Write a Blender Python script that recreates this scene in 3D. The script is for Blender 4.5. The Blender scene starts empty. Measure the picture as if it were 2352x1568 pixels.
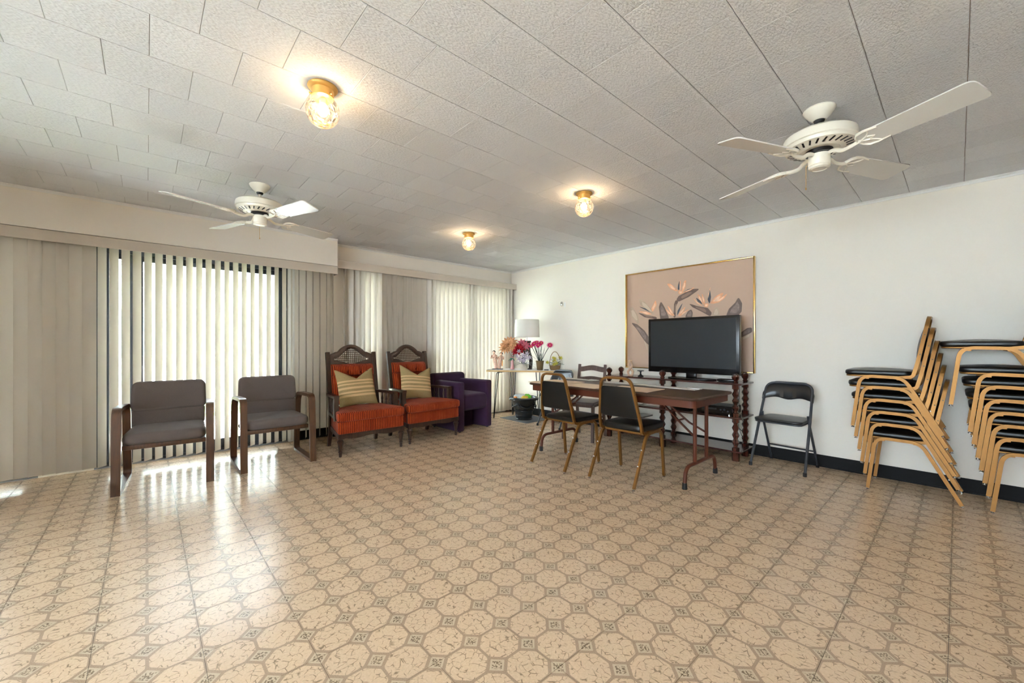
import bpy, bmesh, math, random
from math import sin, cos, pi, radians as rad, sqrt
from mathutils import Vector, Matrix

random.seed(7)
scene = bpy.context.scene
COL = scene.collection

# ------------------------------------------------------------------ camera
H = 2.4384          # ceiling height
TH = rad(47.85)
cam_d = bpy.data.cameras.new('camera')
cam_d.sensor_width = 36.0
cam_d.lens = 927.7 / 2352 * 36.0
cam_d.shift_y = 8.0 / 2352
cam_d.clip_start = 0.05
cam_d.clip_end = 200
cam = bpy.data.objects.new('camera', cam_d)
COL.objects.link(cam)
cam.location = (0, 0, 1.158)
cam.rotation_euler = (rad(90), 0, TH)
scene.camera = cam

# ------------------------------------------------------------------ world (bright overcast sky)
world = bpy.data.worlds.new('overcast_sky')
scene.world = world
world.use_nodes = True
bg = world.node_tree.nodes['Background']
bg.inputs['Color'].default_value = (0.78, 0.886, 1.0, 1)
SKY = 15.0
bg.inputs['Strength'].default_value = SKY

LAMP_STRENGTH = 82.0

# sun running almost parallel to the window wall: it lights the paving outside and only grazes the sill
sun_d = bpy.data.lights.new('sun', 'SUN')
sun_d.energy = 90.0
sun_d.angle = rad(2.0)
sun_d.color = (1.0, 0.97, 0.92)
sun = bpy.data.objects.new('sun', sun_d)
COL.objects.link(sun)
sun.rotation_euler = Vector((0.07, -0.55, -0.83)).to_track_quat('-Z', 'Y').to_euler()

# ------------------------------------------------------------------ view
vs = scene.view_settings
vs.view_transform = 'Standard'
vs.look = 'None'
vs.gamma = 1.0
vs.use_curve_mapping = False
vs.exposure = 1.2
scene.cycles.max_bounces = 6
scene.cycles.diffuse_bounces = 4
scene.cycles.transparent_max_bounces = 8
scene.cycles.glossy_bounces = 3
scene.cycles.transmission_bounces = 4
scene.cycles.use_adaptive_sampling = True
scene.cycles.adaptive_threshold = 0.2
scene.cycles.sample_clamp_indirect = 6.0
scene.cycles.caustics_reflective = False
scene.cycles.caustics_refractive = False
scene.cycles.use_denoising = True

# sky portals in the two window openings (they give off nothing, they only steer sampling)
def portal(c, sx, sy, rot):
    l = bpy.data.lights.new('window_portal', 'AREA')
    l.shape = 'RECTANGLE'
    l.size = sx
    l.size_y = sy
    l.cycles.is_portal = True
    o = bpy.data.objects.new('window_portal', l)
    COL.objects.link(o)
    o.location = c
    o.rotation_euler = rot
for (y0, y1, z1) in ((-1.45, -0.70, 2.08), (-0.36, 1.255, 2.08), (1.97, 2.38, 2.13), (3.06, 4.63, 2.13)):
    portal((-5.60, (y0 + y1) / 2, z1 / 2), z1, y1 - y0, (0, -pi / 2, 0))
portal((-0.45, -3.77, 1.40), 3.3, 1.60, (-pi / 2, 0, 0))  # portal of the added fill window

# ------------------------------------------------------------------ helpers
def lin(c):
    c = c / 255.0
    return c / 12.92 if c <= 0.04045 else ((c + 0.055) / 1.055) ** 2.4

def rgb(r, g, b):
    return (lin(r), lin(g), lin(b), 1.0)

def mat(name, col, rough=0.5, metal=0.0, spec=0.5, coat=0.0, noise=None, bump=None, trans=0.0, emit=None, sheen=0.0, vary=0.0):
    """noise/bump = (scale, amount); vary = colour variation amount"""
    m = bpy.data.materials.new(name)
    m.use_nodes = True
    nt = m.node_tree
    p = nt.nodes['Principled BSDF']
    p.inputs['Base Color'].default_value = col
    p.inputs['Roughness'].default_value = rough
    p.inputs['Metallic'].default_value = metal
    p.inputs['Specular IOR Level'].default_value = spec
    p.inputs['Coat Weight'].default_value = coat
    if sheen:
        p.inputs['Sheen Weight'].default_value = sheen
    if trans:
        p.inputs['Transmission Weight'].default_value = trans
    if emit:
        p.inputs['Emission Color'].default_value = emit[0]
        p.inputs['Emission Strength'].default_value = emit[1]
    if noise or bump:
        tc = nt.nodes.new('ShaderNodeTexCoord')
        n = nt.nodes.new('ShaderNodeTexNoise')
        n.inputs['Scale'].default_value = (bump or noise)[0]
        n.inputs['Detail'].default_value = 4
        nt.links.new(tc.outputs['Object'], n.inputs['Vector'])
        if noise:
            mx = nt.nodes.new('ShaderNodeMixRGB')
            mx.blend_type = 'MULTIPLY'
            mx.inputs['Color1'].default_value = col
            cr = nt.nodes.new('ShaderNodeValToRGB')
            k = noise[1]
            cr.color_ramp.elements[0].color = (1 - k, 1 - k, 1 - k, 1)
            cr.color_ramp.elements[0].position = 0.3
            cr.color_ramp.elements[1].color = (1 + k * .3,) * 3 + (1,)
            cr.color_ramp.elements[1].position = 0.7
            mx.inputs['Fac'].default_value = 1
            nt.links.new(n.outputs['Fac'], cr.inputs['Fac'])
            nt.links.new(cr.outputs['Color'], mx.inputs['Color2'])
            nt.links.new(mx.outputs['Color'], p.inputs['Base Color'])
        if bump:
            b = nt.nodes.new('ShaderNodeBump')
            b.inputs['Strength'].default_value = bump[1]
            b.inputs['Distance'].default_value = 0.002
            nt.links.new(n.outputs['Fac'], b.inputs['Height'])
            nt.links.new(b.outputs['Normal'], p.inputs['Normal'])
    return m

class NT:
    """small node helper"""
    def __init__(s, m):
        s.m = m; s.nt = m.node_tree; s.p = s.nt.nodes['Principled BSDF']
    def n(s, t): return s.nt.nodes.new(t)
    def link(s, a, b): s.nt.links.new(a, b)
    def val(s, x, sock):
        if isinstance(x, (int, float)): sock.default_value = x
        else: s.link(x, sock)
    def math(s, op, a, b=0.0, c=None):
        n = s.n('ShaderNodeMath'); n.operation = op
        s.val(a, n.inputs[0]); s.val(b, n.inputs[1])
        if c is not None: s.val(c, n.inputs[2])
        return n.outputs[0]
    def mix(s, fac, a, b):
        n = s.n('ShaderNodeMixRGB')
        s.val(fac, n.inputs[0])
        for q, i in ((a, 1), (b, 2)):
            if isinstance(q, tuple): n.inputs[i].default_value = q
            else: s.link(q, n.inputs[i])
        return n.outputs[0]
    def ramp(s, f, lo, hi):
        n = s.n('ShaderNodeMapRange'); n.clamp = True
        s.val(f, n.inputs[0]); n.inputs[1].default_value = lo; n.inputs[2].default_value = hi
        return n.outputs[0]

# ---- geometry collector
class MB:
    def __init__(s):
        s.v = []; s.f = []
    def add(s, vs, fs, M=None):
        o = len(s.v)
        for q in vs:
            q = Vector(q)
            s.v.append(tuple(M @ q) if M is not None else tuple(q))
        for f in fs: s.f.append([i + o for i in f])
        return s
    def box(s, x0, x1, y0, y1, z0, z1, M=None):
        vs = [(x, y, z) for x in (x0, x1) for y in (y0, y1) for z in (z0, z1)]
        fs = [(0, 1, 3, 2), (4, 6, 7, 5), (0, 4, 5, 1), (2, 3, 7, 6), (0, 2, 6, 4), (1, 5, 7, 3)]
        return s.add(vs, fs, M)
    def bbox(s, x0, x1, y0, y1, z0, z1, r=0.01, seg=2, M=None):
        bm = bmesh.new()
        bmesh.ops.create_cube(bm, size=1)
        for v in bm.verts:
            v.co = Vector(((x0 + x1) / 2 + v.co.x * (x1 - x0), (y0 + y1) / 2 + v.co.y * (y1 - y0), (z0 + z1) / 2 + v.co.z * (z1 - z0)))
        bmesh.ops.bevel(bm, geom=bm.edges[:], offset=r, segments=seg, profile=0.5, affect='EDGES')
        bm.verts.index_update()
        s.add([v.co.copy() for v in bm.verts], [[v.index for v in f.verts] for f in bm.faces], M)
        bm.free()
        return s
    def tube(s, pts, r, n=8, closed=False, ry=None, caps=True, up=None, ph=None, M=None):
        """sweep; r number or list; ry = second half axis; n=4 gives a square section of half width r"""
        pts = [Vector(p) for p in pts]
        m = len(pts)
        rs = r if isinstance(r, (list, tuple)) else [r] * m
        rys = ry if isinstance(ry, (list, tuple)) else ([ry] * m if ry is not None else rs)
        T = []
        for i in range(m):
            if closed: a, b = pts[(i - 1) % m], pts[(i + 1) % m]
            else: a, b = pts[max(i - 1, 0)], pts[min(i + 1, m - 1)]
            t = (b - a)
            T.append(t.normalized() if t.length > 1e-9 else Vector((0, 0, 1)))
        if up is None:
            up = Vector((0, 0, 1)) if abs(T[0].z) < 0.9 else Vector((1, 0, 0))
        else: up = Vector(up)
        N = (up - T[0] * up.dot(T[0])).normalized()
        vs = []; fs = []
        if ph is None: ph = pi / 4 if n == 4 else 0.0
        k = sqrt(2) if n == 4 else 1.0
        for i in range(m):
            N = (N - T[i] * N.dot(T[i]))
            N = N.normalized() if N.length > 1e-6 else T[i].orthogonal().normalized()
            B = T[i].cross(N)
            sc = 1.0
            if n == 4 and 0 < i < m - 1 or closed:
                a = (pts[i] - pts[(i - 1) % m]); b = (pts[(i + 1) % m] - pts[i])
                if a.length > 1e-9 and b.length > 1e-9:
                    sc = 1.0 / max(0.5, cos(a.angle(b) / 2))
            for j in range(n):
                a = 2 * pi * j / n + ph
                vs.append(pts[i] + N * (cos(a) * rs[i] * k * (sc if n == 4 else 1)) + B * (sin(a) * rys[i] * k))
        L = m if closed else m - 1
        for i in range(L):
            for j in range(n):
                a = i * n + j; b = i * n + (j + 1) % n
                c = ((i + 1) % m) * n + (j + 1) % n; d = ((i + 1) % m) * n + j
                fs.append((a, b, c, d))
        if caps and not closed:
            fs.append(tuple(range(n - 1, -1, -1)))
            fs.append(tuple((m - 1) * n + j for j in range(n)))
        return s.add(vs, fs, M)
    def lathe(s, prof, n=16, cx=0, cy=0, cz=0, ph=0.0, M=None, caps=True):
        vs = []; fs = []
        for (r, z) in prof:
            for j in range(n):
                a = 2 * pi * j / n + ph
                vs.append((cx + r * cos(a), cy + r * sin(a), cz + z))
        for i in range(len(prof) - 1):
            for j in range(n):
                fs.append((i * n + j, i * n + (j + 1) % n, (i + 1) * n + (j + 1) % n, (i + 1) * n + j))
        if caps:
            if prof[0][0] > 1e-5: fs.append(tuple(range(n - 1, -1, -1)))
            if prof[-1][0] > 1e-5: fs.append(tuple((len(prof) - 1) * n + j for j in range(n)))
        return s.add(vs, fs, M)
    def prism(s, poly, a0, a1, axis='z', M=None):
        """poly in the two other axes (x,y)/(x,z)/(y,z)"""
        def P(q, a):
            if axis == 'z': return (q[0], q[1], a)
            if axis == 'y': return (q[0], a, q[1])
            return (a, q[0], q[1])
        n = len(poly)
        vs = [P(q, a0) for q in poly] + [P(q, a1) for q in poly]
        fs = [tuple(range(n - 1, -1, -1)), tuple(range(n, 2 * n))]
        for i in range(n): fs.append((i, (i + 1) % n, n + (i + 1) % n, n + i))
        return s.add(vs, fs, M)
    def rings(s, rings, cap0=True, cap1=True, M=None):
        n = len(rings[0]); vs = []; fs = []
        for r in rings: vs += list(r)
        for i in range(len(rings) - 1):
            for j in range(n):
                fs.append((i * n + j, i * n + (j + 1) % n, (i + 1) * n + (j + 1) % n, (i + 1) * n + j))
        if cap0: fs.append(tuple(range(n - 1, -1, -1)))
        if cap1: fs.append(tuple((len(rings) - 1) * n + j for j in range(n)))
        return s.add(vs, fs, M)
    def pad(s, outline, z0, z1, r, puff=0.0, under=0.0, seg=4, inner=4, M=None):
        """a cushion: outline swept with rounded top and bottom edges, domed by puff"""
        cx = sum(p[0] for p in outline) / len(outline); cy = sum(p[1] for p in outline) / len(outline)
        hx = max(abs(p[0] - cx) for p in outline); hy = max(abs(p[1] - cy) for p in outline)
        R = []
        def ring(ins, z):
            fx = max(0.001, 1 - ins / hx); fy = max(0.001, 1 - ins / hy)
            return [(cx + (p[0] - cx) * fx, cy + (p[1] - cy) * fy, z) for p in outline]
        hm = min(hx, hy)
        for i in range(inner, 0, -1):
            t = i / (inner + 0.5)
            R.append(ring(r + (hm - r) * t, z0 - under * sin(t * pi / 2)))
        for i in range(seg + 1):
            a = pi / 2 * i / seg
            R.append(ring(r * (1 - sin(a)), z0 + r * (1 - cos(a))))
        for i in range(seg + 1):
            a = pi / 2 * i / seg
            R.append(ring(r * (1 - cos(a)), z1 - r + r * sin(a)))
        for i in range(1, inner + 1):
            t = i / (inner + 0.5)
            R.append(ring(r + (hm - r) * t, z1 + puff * sin(t * pi / 2)))
        return s.rings(R, M=M)

def rrect(w0, w1, y0, y1, r=0.03, n=4):
    """rounded trapezoid outline: width w0 at y0, w1 at y1"""
    c = [(-w0 / 2, y0), (w0 / 2, y0), (w1 / 2, y1), (-w1 / 2, y1)]
    return fillet2(c, r, n)

def fillet2(c, r, n=4):
    out = []
    m = len(c)
    for i in range(m):
        p0 = Vector(c[i - 1]); p = Vector(c[i]); p1 = Vector(c[(i + 1) % m])
        a = (p0 - p).normalized(); b = (p1 - p).normalized()
        ang = a.angle(b)
        d = min(r / math.tan(ang / 2), (p0 - p).length * .49, (p1 - p).length * .49)
        s = p + a * d; e = p + b * d
        for k in range(n + 1):
            t = k / n
            q = s * (1 - t) ** 2 + p * 2 * t * (1 - t) + e * t * t
            out.append((q.x, q.y))
    return out

def fillet(pts, r, n=5):
    pts = [Vector(p) for p in pts]
    out = [pts[0]]
    for i in range(1, len(pts) - 1):
        p0, p, p1 = pts[i - 1], pts[i], pts[i + 1]
        a = (p0 - p); b = (p1 - p)
        rr = r[i - 1] if isinstance(r, (list, tuple)) else r
        d = min(rr, a.length * .49, b.length * .49)
        a.normalize(); b.normalize()
        s = p + a * d; e = p + b * d
        for k in range(n + 1):
            t = k / n
            out.append(s * (1 - t) ** 2 + p * 2 * t * (1 - t) + e * t * t)
    out.append(pts[-1])
    return out

def mesh(name, mb, smooth=None):
    me = bpy.data.meshes.new(name)
    me.from_pydata([tuple(v) for v in mb.v], [], mb.f)
    bm = bmesh.new(); bm.from_mesh(me)
    bmesh.ops.recalc_face_normals(bm, faces=bm.faces)
    bm.to_mesh(me); bm.free()
    if smooth is not None:
        me.shade_smooth()
        me.set_sharp_from_angle(angle=rad(smooth))
    me.update()
    return me

def obj(name, mb, m, parent=None, smooth=None, loc=None, rot=None, label=None):
    me = mb if isinstance(mb, bpy.types.Mesh) else mesh(name, mb, smooth)
    if m is not None and not me.materials: me.materials.append(m)
    o = bpy.data.objects.new(name, me)
    COL.objects.link(o)
    if parent is not None: o.parent = parent
    if loc is not None: o.location = loc
    if rot is not None: o.rotation_euler = rot
    if label: o['label'] = label
    return o

def tag(o, label, cat, group=None):
    o['label'] = label; o['category'] = cat
    if group: o['group'] = group
    return o

def thing(name, label, cat, loc=(0, 0, 0), rz=0.0, group=None):
    o = bpy.data.objects.new(name, None)
    o.empty_display_size = 0.05
    COL.objects.link(o)
    o.location = loc; o.rotation_euler = (0, 0, rz)
    return tag(o, label, cat, group)

def struct(name, mb, m, parent=None, smooth=None):
    o = obj(name, mb, m, parent, smooth)
    if parent is None: o['kind'] = 'structure'
    return o

def dup(root, loc, rz, label, group=None):
    r = root.copy(); COL.objects.link(r)
    r.location = loc; r.rotation_euler = (0, 0, rz)
    r['label'] = label
    if group: r['group'] = group
    for ch in list(root.children):
        c = ch.copy(); COL.objects.link(c); c.parent = r
        for g in list(ch.children):
            d = g.copy(); COL.objects.link(d); d.parent = c
    return r

def Rz(a): return Matrix.Rotation(a, 4, 'Z')
def Rx(a): return Matrix.Rotation(a, 4, 'X')
def Ry(a): return Matrix.Rotation(a, 4, 'Y')
def Tr(x, y, z): return Matrix.Translation((x, y, z))

# ------------------------------------------------------------------ materials
M = {}
M['wall'] = mat('wall_paint', rgb(240, 233, 222), 0.75, spec=0.2)
M['trim'] = mat('white_trim', rgb(232, 230, 226), 0.55)
M['base'] = mat('black_vinyl_base', rgb(14, 13, 14), 0.6, spec=0.2)
M['dark_gap'] = mat('dark_joint', rgb(70, 58, 48), 0.9)
M['joint'] = mat('ceiling_joint', rgb(120, 104, 88), 0.9)
M['alu'] = mat('dark_bronze_aluminium', rgb(58, 62, 70), 0.4, metal=0.6)
M['alu_light'] = mat('grey_aluminium', rgb(150, 152, 155), 0.35, metal=0.8)
M['valance'] = mat('beige_valance', rgb(205, 193, 178), 0.5)
M['fan'] = mat('cream_enamel', rgb(236, 228, 212), 0.3, coat=0.3)
M['fan_blade'] = mat('white_blade', rgb(226, 223, 216), 0.22, spec=0.6)
M['black'] = mat('black_plastic', rgb(18, 18, 20), 0.4)
M['blackgloss'] = mat('gloss_black_plastic', rgb(10, 10, 12), 0.25, coat=0.0)
M['screen'] = mat('tv_screen', rgb(34, 38, 42), 0.28, spec=0.6)
M['brass'] = mat('aged_brass', rgb(200, 156, 84), 0.42, metal=0.55)
M['goldframe'] = mat('polished_gold', rgb(222, 186, 112), 0.14, metal=1.0)
M['goldtube'] = mat('gold_painted_steel', rgb(136, 93, 42), 0.42, metal=0.6, noise=(14, 0.12))
M['vinyl'] = mat('black_vinyl', rgb(20, 19, 19), 0.36, spec=0.45, bump=(260, 0.12))
M['greyfabric'] = mat('charcoal_brown_fabric', rgb(112, 100, 95), 0.95, spec=0.1, noise=(420, 0.25), bump=(600, 0.3), sheen=0.15)
M['purple'] = mat('purple_fabric', rgb(58, 36, 59), 0.95, spec=0.1, bump=(500, 0.25), sheen=0.12)
M['chrome'] = mat('chrome', rgb(205, 205, 205), 0.15, metal=1.0)
M['rubber'] = mat('black_rubber', rgb(25, 24, 24), 0.7)
M['tabletop'] = mat('brown_laminate_top', rgb(76, 53, 40), 0.42, spec=0.2, noise=(30, 0.15))
M['brownsteel'] = mat('brown_enamel_steel', rgb(90, 46, 30), 0.45, spec=0.25)
M['blacksteel'] = mat('black_painted_steel', rgb(52, 54, 60), 0.35, spec=0.5)
M['foldvinyl'] = mat('black_folding_vinyl', rgb(36, 36, 38), 0.3, spec=0.5)
M['lampshade'] = mat('white_linen_shade', rgb(240, 236, 228), 0.9, spec=0.1, bump=(400, 0.1))
M['paper'] = mat('white_paper', rgb(240, 240, 236), 0.8)
M['placemat'] = mat('woven_beige_mat', rgb(228, 204, 180), 0.85, spec=0.1, bump=(300, 0.5))
M['vane'] = mat('pale_grey_vane', rgb(196, 190, 182), 0.55)
M['bamboo'] = mat('blond_wood_edge', rgb(198, 160, 96), 0.45)
M['laminate'] = mat('white_laminate', rgb(228, 226, 222), 0.35)
M['wirewhite'] = mat('white_enamel', rgb(238, 238, 236), 0.35)
M['urn'] = mat('glazed_black_urn', rgb(30, 33, 34), 0.24, spec=0.6, noise=(26, 0.3))
M['greymat'] = mat('grey_woven_mat', rgb(112, 112, 114), 0.95, noise=(90, 0.35), bump=(220, 0.4))

def wood(name, c1, c2, rough=0.35, scale=18, axis='z', coat=0.2, stretch=12):
    m = mat(name, c1, rough, coat=coat)
    t = NT(m)
    tc = t.n('ShaderNodeTexCoord'); mp = t.n('ShaderNodeMapping')
    sc = {'x': (1, stretch, stretch), 'y': (stretch, 1, stretch), 'z': (stretch, stretch, 1)}[axis]
    mp.inputs['Scale'].default_value = sc
    t.link(tc.outputs['Object'], mp.inputs['Vector'])
    n = t.n('ShaderNodeTexNoise'); n.inputs['Scale'].default_value = scale / 4; n.inputs['Detail'].default_value = 6
    n.inputs['Distortion'].default_value = 0.6
    t.link(mp.outputs['Vector'], n.inputs['Vector'])
    f = t.ramp(n.outputs['Fac'], 0.3, 0.7)
    t.link(t.mix(f, c1, c2), t.p.inputs['Base Color'])
    return m
M['oak'] = wood('dark_oak', rgb(94, 58, 34), rgb(64, 38, 22), 0.35, 20, 'z')
M['walnut'] = wood('dark_walnut', rgb(66, 42, 30), rgb(38, 24, 18), 0.3, 20, 'z', coat=0.35)
M['mahogany'] = wood('red_mahogany', rgb(84, 40, 28), rgb(50, 24, 20), 0.22, 16, 'z', coat=0.5)
M['mahogany_h'] = wood('red_mahogany_board', rgb(86, 50, 44), rgb(56, 32, 30), 0.25, 16, 'x', coat=0.5)
M['brownchair'] = wood('grey_brown_wood', rgb(104, 80, 70), rgb(78, 58, 52), 0.4, 16, 'z')
M['lampwood'] = wood('dark_lamp_wood', rgb(62, 44, 38), rgb(36, 26, 24), 0.35, 14, 'z')

def corduroy():
    m = mat('rust_corduroy', rgb(176, 70, 30), 0.9, spec=0.1, sheen=0.08)
    t = NT(m)
    tc = t.n('ShaderNodeTexCoord'); sx = t.n('ShaderNodeSeparateXYZ')
    t.link(tc.outputs['Object'], sx.inputs[0])
    nz = t.n('ShaderNodeTexNoise'); nz.inputs['Scale'].default_value = 30
    t.link(tc.outputs['Object'], nz.inputs['Vector'])
    x = t.math('ADD', sx.outputs['X'], t.math('MULTIPLY', nz.outputs['Fac'], 0.003))
    w = t.math('SINE', t.math('MULTIPLY', x, 2 * pi / 0.019))
    f = t.ramp(w, -0.75, 0.35)
    nb = t.n('ShaderNodeTexNoise'); nb.inputs['Scale'].default_value = 9
    t.link(tc.outputs['Object'], nb.inputs['Vector'])
    hi = t.mix(t.ramp(nb.outputs['Fac'], 0.35, 0.7), rgb(156, 56, 24), rgb(178, 72, 32))
    t.link(t.mix(f, rgb(104, 36, 18), hi), t.p.inputs['Base Color'])
    b = t.n('ShaderNodeBump'); b.inputs['Strength'].default_value = 0.8; b.inputs['Distance'].default_value = 0.003
    t.link(w, b.inputs['Height']); t.link(b.outputs['Normal'], t.p.inputs['Normal'])
    return m
M['corduroy'] = corduroy()

def striped():
    m = mat('striped_olive_linen', rgb(150, 132, 84), 0.92, spec=0.1)
    t = NT(m)
    tc = t.n('ShaderNodeTexCoord'); sx = t.n('ShaderNodeSeparateXYZ')
    t.link(tc.outputs['Object'], sx.inputs[0])
    z = sx.outputs['Z']
    # five pale bands across the middle
    f = None
    for c, w in ((0.285, .010), (0.25, .008), (0.205, .012), (0.155, .010), (0.118, .012)):
        d = t.math('ABSOLUTE', t.math('SUBTRACT', z, c))
        k = t.math('LESS_THAN', d, w)
        f = k if f is None else t.math('MAXIMUM', f, k)
    n = t.n('ShaderNodeTexNoise'); n.inputs['Scale'].default_value = 260
    t.link(tc.outputs['Object'], n.inputs['Vector'])
    base = t.mix(t.ramp(n.outputs['Fac'], .35, .65), rgb(146, 124, 84), rgb(166, 144, 102))
    t.link(t.mix(f, base, rgb(206, 172, 128)), t.p.inputs['Base Color'])
    return m
M['striped'] = striped()

def slat_mat():
    m = bpy.data.materials.new('cream_vinyl_slat'); m.use_nodes = True
    nt = m.node_tree
    p = nt.nodes['Principled BSDF']
    p.inputs['Base Color'].default_value = rgb(210, 202, 190)
    p.inputs['Roughness'].default_value = 0.5
    tr = nt.nodes.new('ShaderNodeBsdfTranslucent'); tr.inputs['Color'].default_value = rgb(226, 217, 203)
    mx = nt.nodes.new('ShaderNodeMixShader'); mx.inputs[0].default_value = 0.016
    nt.links.new(p.outputs[0], mx.inputs[1]); nt.links.new(tr.outputs[0], mx.inputs[2])
    nt.links.new(mx.outputs[0], nt.nodes['Material Output'].inputs['Surface'])
    return m
M['slat'] = slat_mat()

def glass_mat(name, tint, gloss=0.04, rough=0.02, lw=True, bump=None):
    m = bpy.data.materials.new(name); m.use_nodes = True
    nt = m.node_tree; nt.nodes.remove(nt.nodes['Principled BSDF'])
    t = nt.nodes.new('ShaderNodeBsdfTransparent'); t.inputs['Color'].default_value = tint
    g = nt.nodes.new('ShaderNodeBsdfGlossy'); g.inputs['Roughness'].default_value = rough
    mx = nt.nodes.new('ShaderNodeMixShader')
    fr = nt.nodes.new('ShaderNodeFresnel'); fr.inputs['IOR'].default_value = 1.45
    nt.links.new(fr.outputs[0], mx.inputs[0])
    nt.links.new(t.outputs[0], mx.inputs[1]); nt.links.new(g.outputs[0], mx.inputs[2])
    if bump:
        tc = nt.nodes.new('ShaderNodeTexCoord')
        v = nt.nodes.new('ShaderNodeTexVoronoi'); v.inputs['Scale'].default_value = bump[0]; v.feature = 'DISTANCE_TO_EDGE'
        b = nt.nodes.new('ShaderNodeBump'); b.inputs['Strength'].default_value = bump[1]; b.inputs['Distance'].default_value = 0.01
        nt.links.new(tc.outputs['Object'], v.inputs['Vector']); nt.links.new(v.outputs['Distance'], b.inputs['Height'])
        nt.links.new(b.outputs['Normal'], g.inputs['Normal']); nt.links.new(b.outputs['Normal'], fr.inputs['Normal'])
    nt.links.new(mx.outputs[0], nt.nodes['Material Output'].inputs['Surface'])
    return m
M['glass'] = glass_mat('window_glass', (0.93, 0.96, 0.96, 1))
def globe_mat():
    m = glass_mat('crackled_glass', (0.95, 0.93, 0.88, 1), rough=0.10, bump=(38, 0.9))
    nt = m.node_tree
    out = nt.nodes['Material Output']; src = out.inputs['Surface'].links[0].from_socket
    tr = nt.nodes.new('ShaderNodeBsdfTranslucent'); tr.inputs['Color'].default_value = (0.95, 0.92, 0.86, 1)
    v = nt.nodes.new('ShaderNodeTexVoronoi'); v.feature = 'DISTANCE_TO_EDGE'; v.inputs['Scale'].default_value = 38
    tc = nt.nodes.new('ShaderNodeTexCoord'); nt.links.new(tc.outputs['Object'], v.inputs['Vector'])
    mr = nt.nodes.new('ShaderNodeMapRange'); mr.inputs[1].default_value = 0.0; mr.inputs[2].default_value = 0.12; mr.inputs[3].default_value = 0.09; mr.inputs[4].default_value = 0.012
    nt.links.new(v.outputs['Distance'], mr.inputs[0])
    mx = nt.nodes.new('ShaderNodeMixShader')
    nt.links.new(mr.outputs[0], mx.inputs[0]); nt.links.new(src, mx.inputs[1]); nt.links.new(tr.outputs[0], mx.inputs[2])
    nt.links.new(mx.outputs[0], out.inputs['Surface'])
    return m
M['globe'] = globe_mat()

def bulb_mat():
    m = bpy.data.materials.new('warm_bulb'); m.use_nodes = True
    nt = m.node_tree; nt.nodes.remove(nt.nodes['Principled BSDF'])
    e = nt.nodes.new('ShaderNodeEmission')
    e.inputs['Color'].default_value = (1.0, 0.71, 0.43, 1); e.inputs['Strength'].default_value = LAMP_STRENGTH
    nt.links.new(e.outputs[0], nt.nodes['Material Output'].inputs['Surface'])
    return m
M['bulb'] = bulb_mat()

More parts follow.
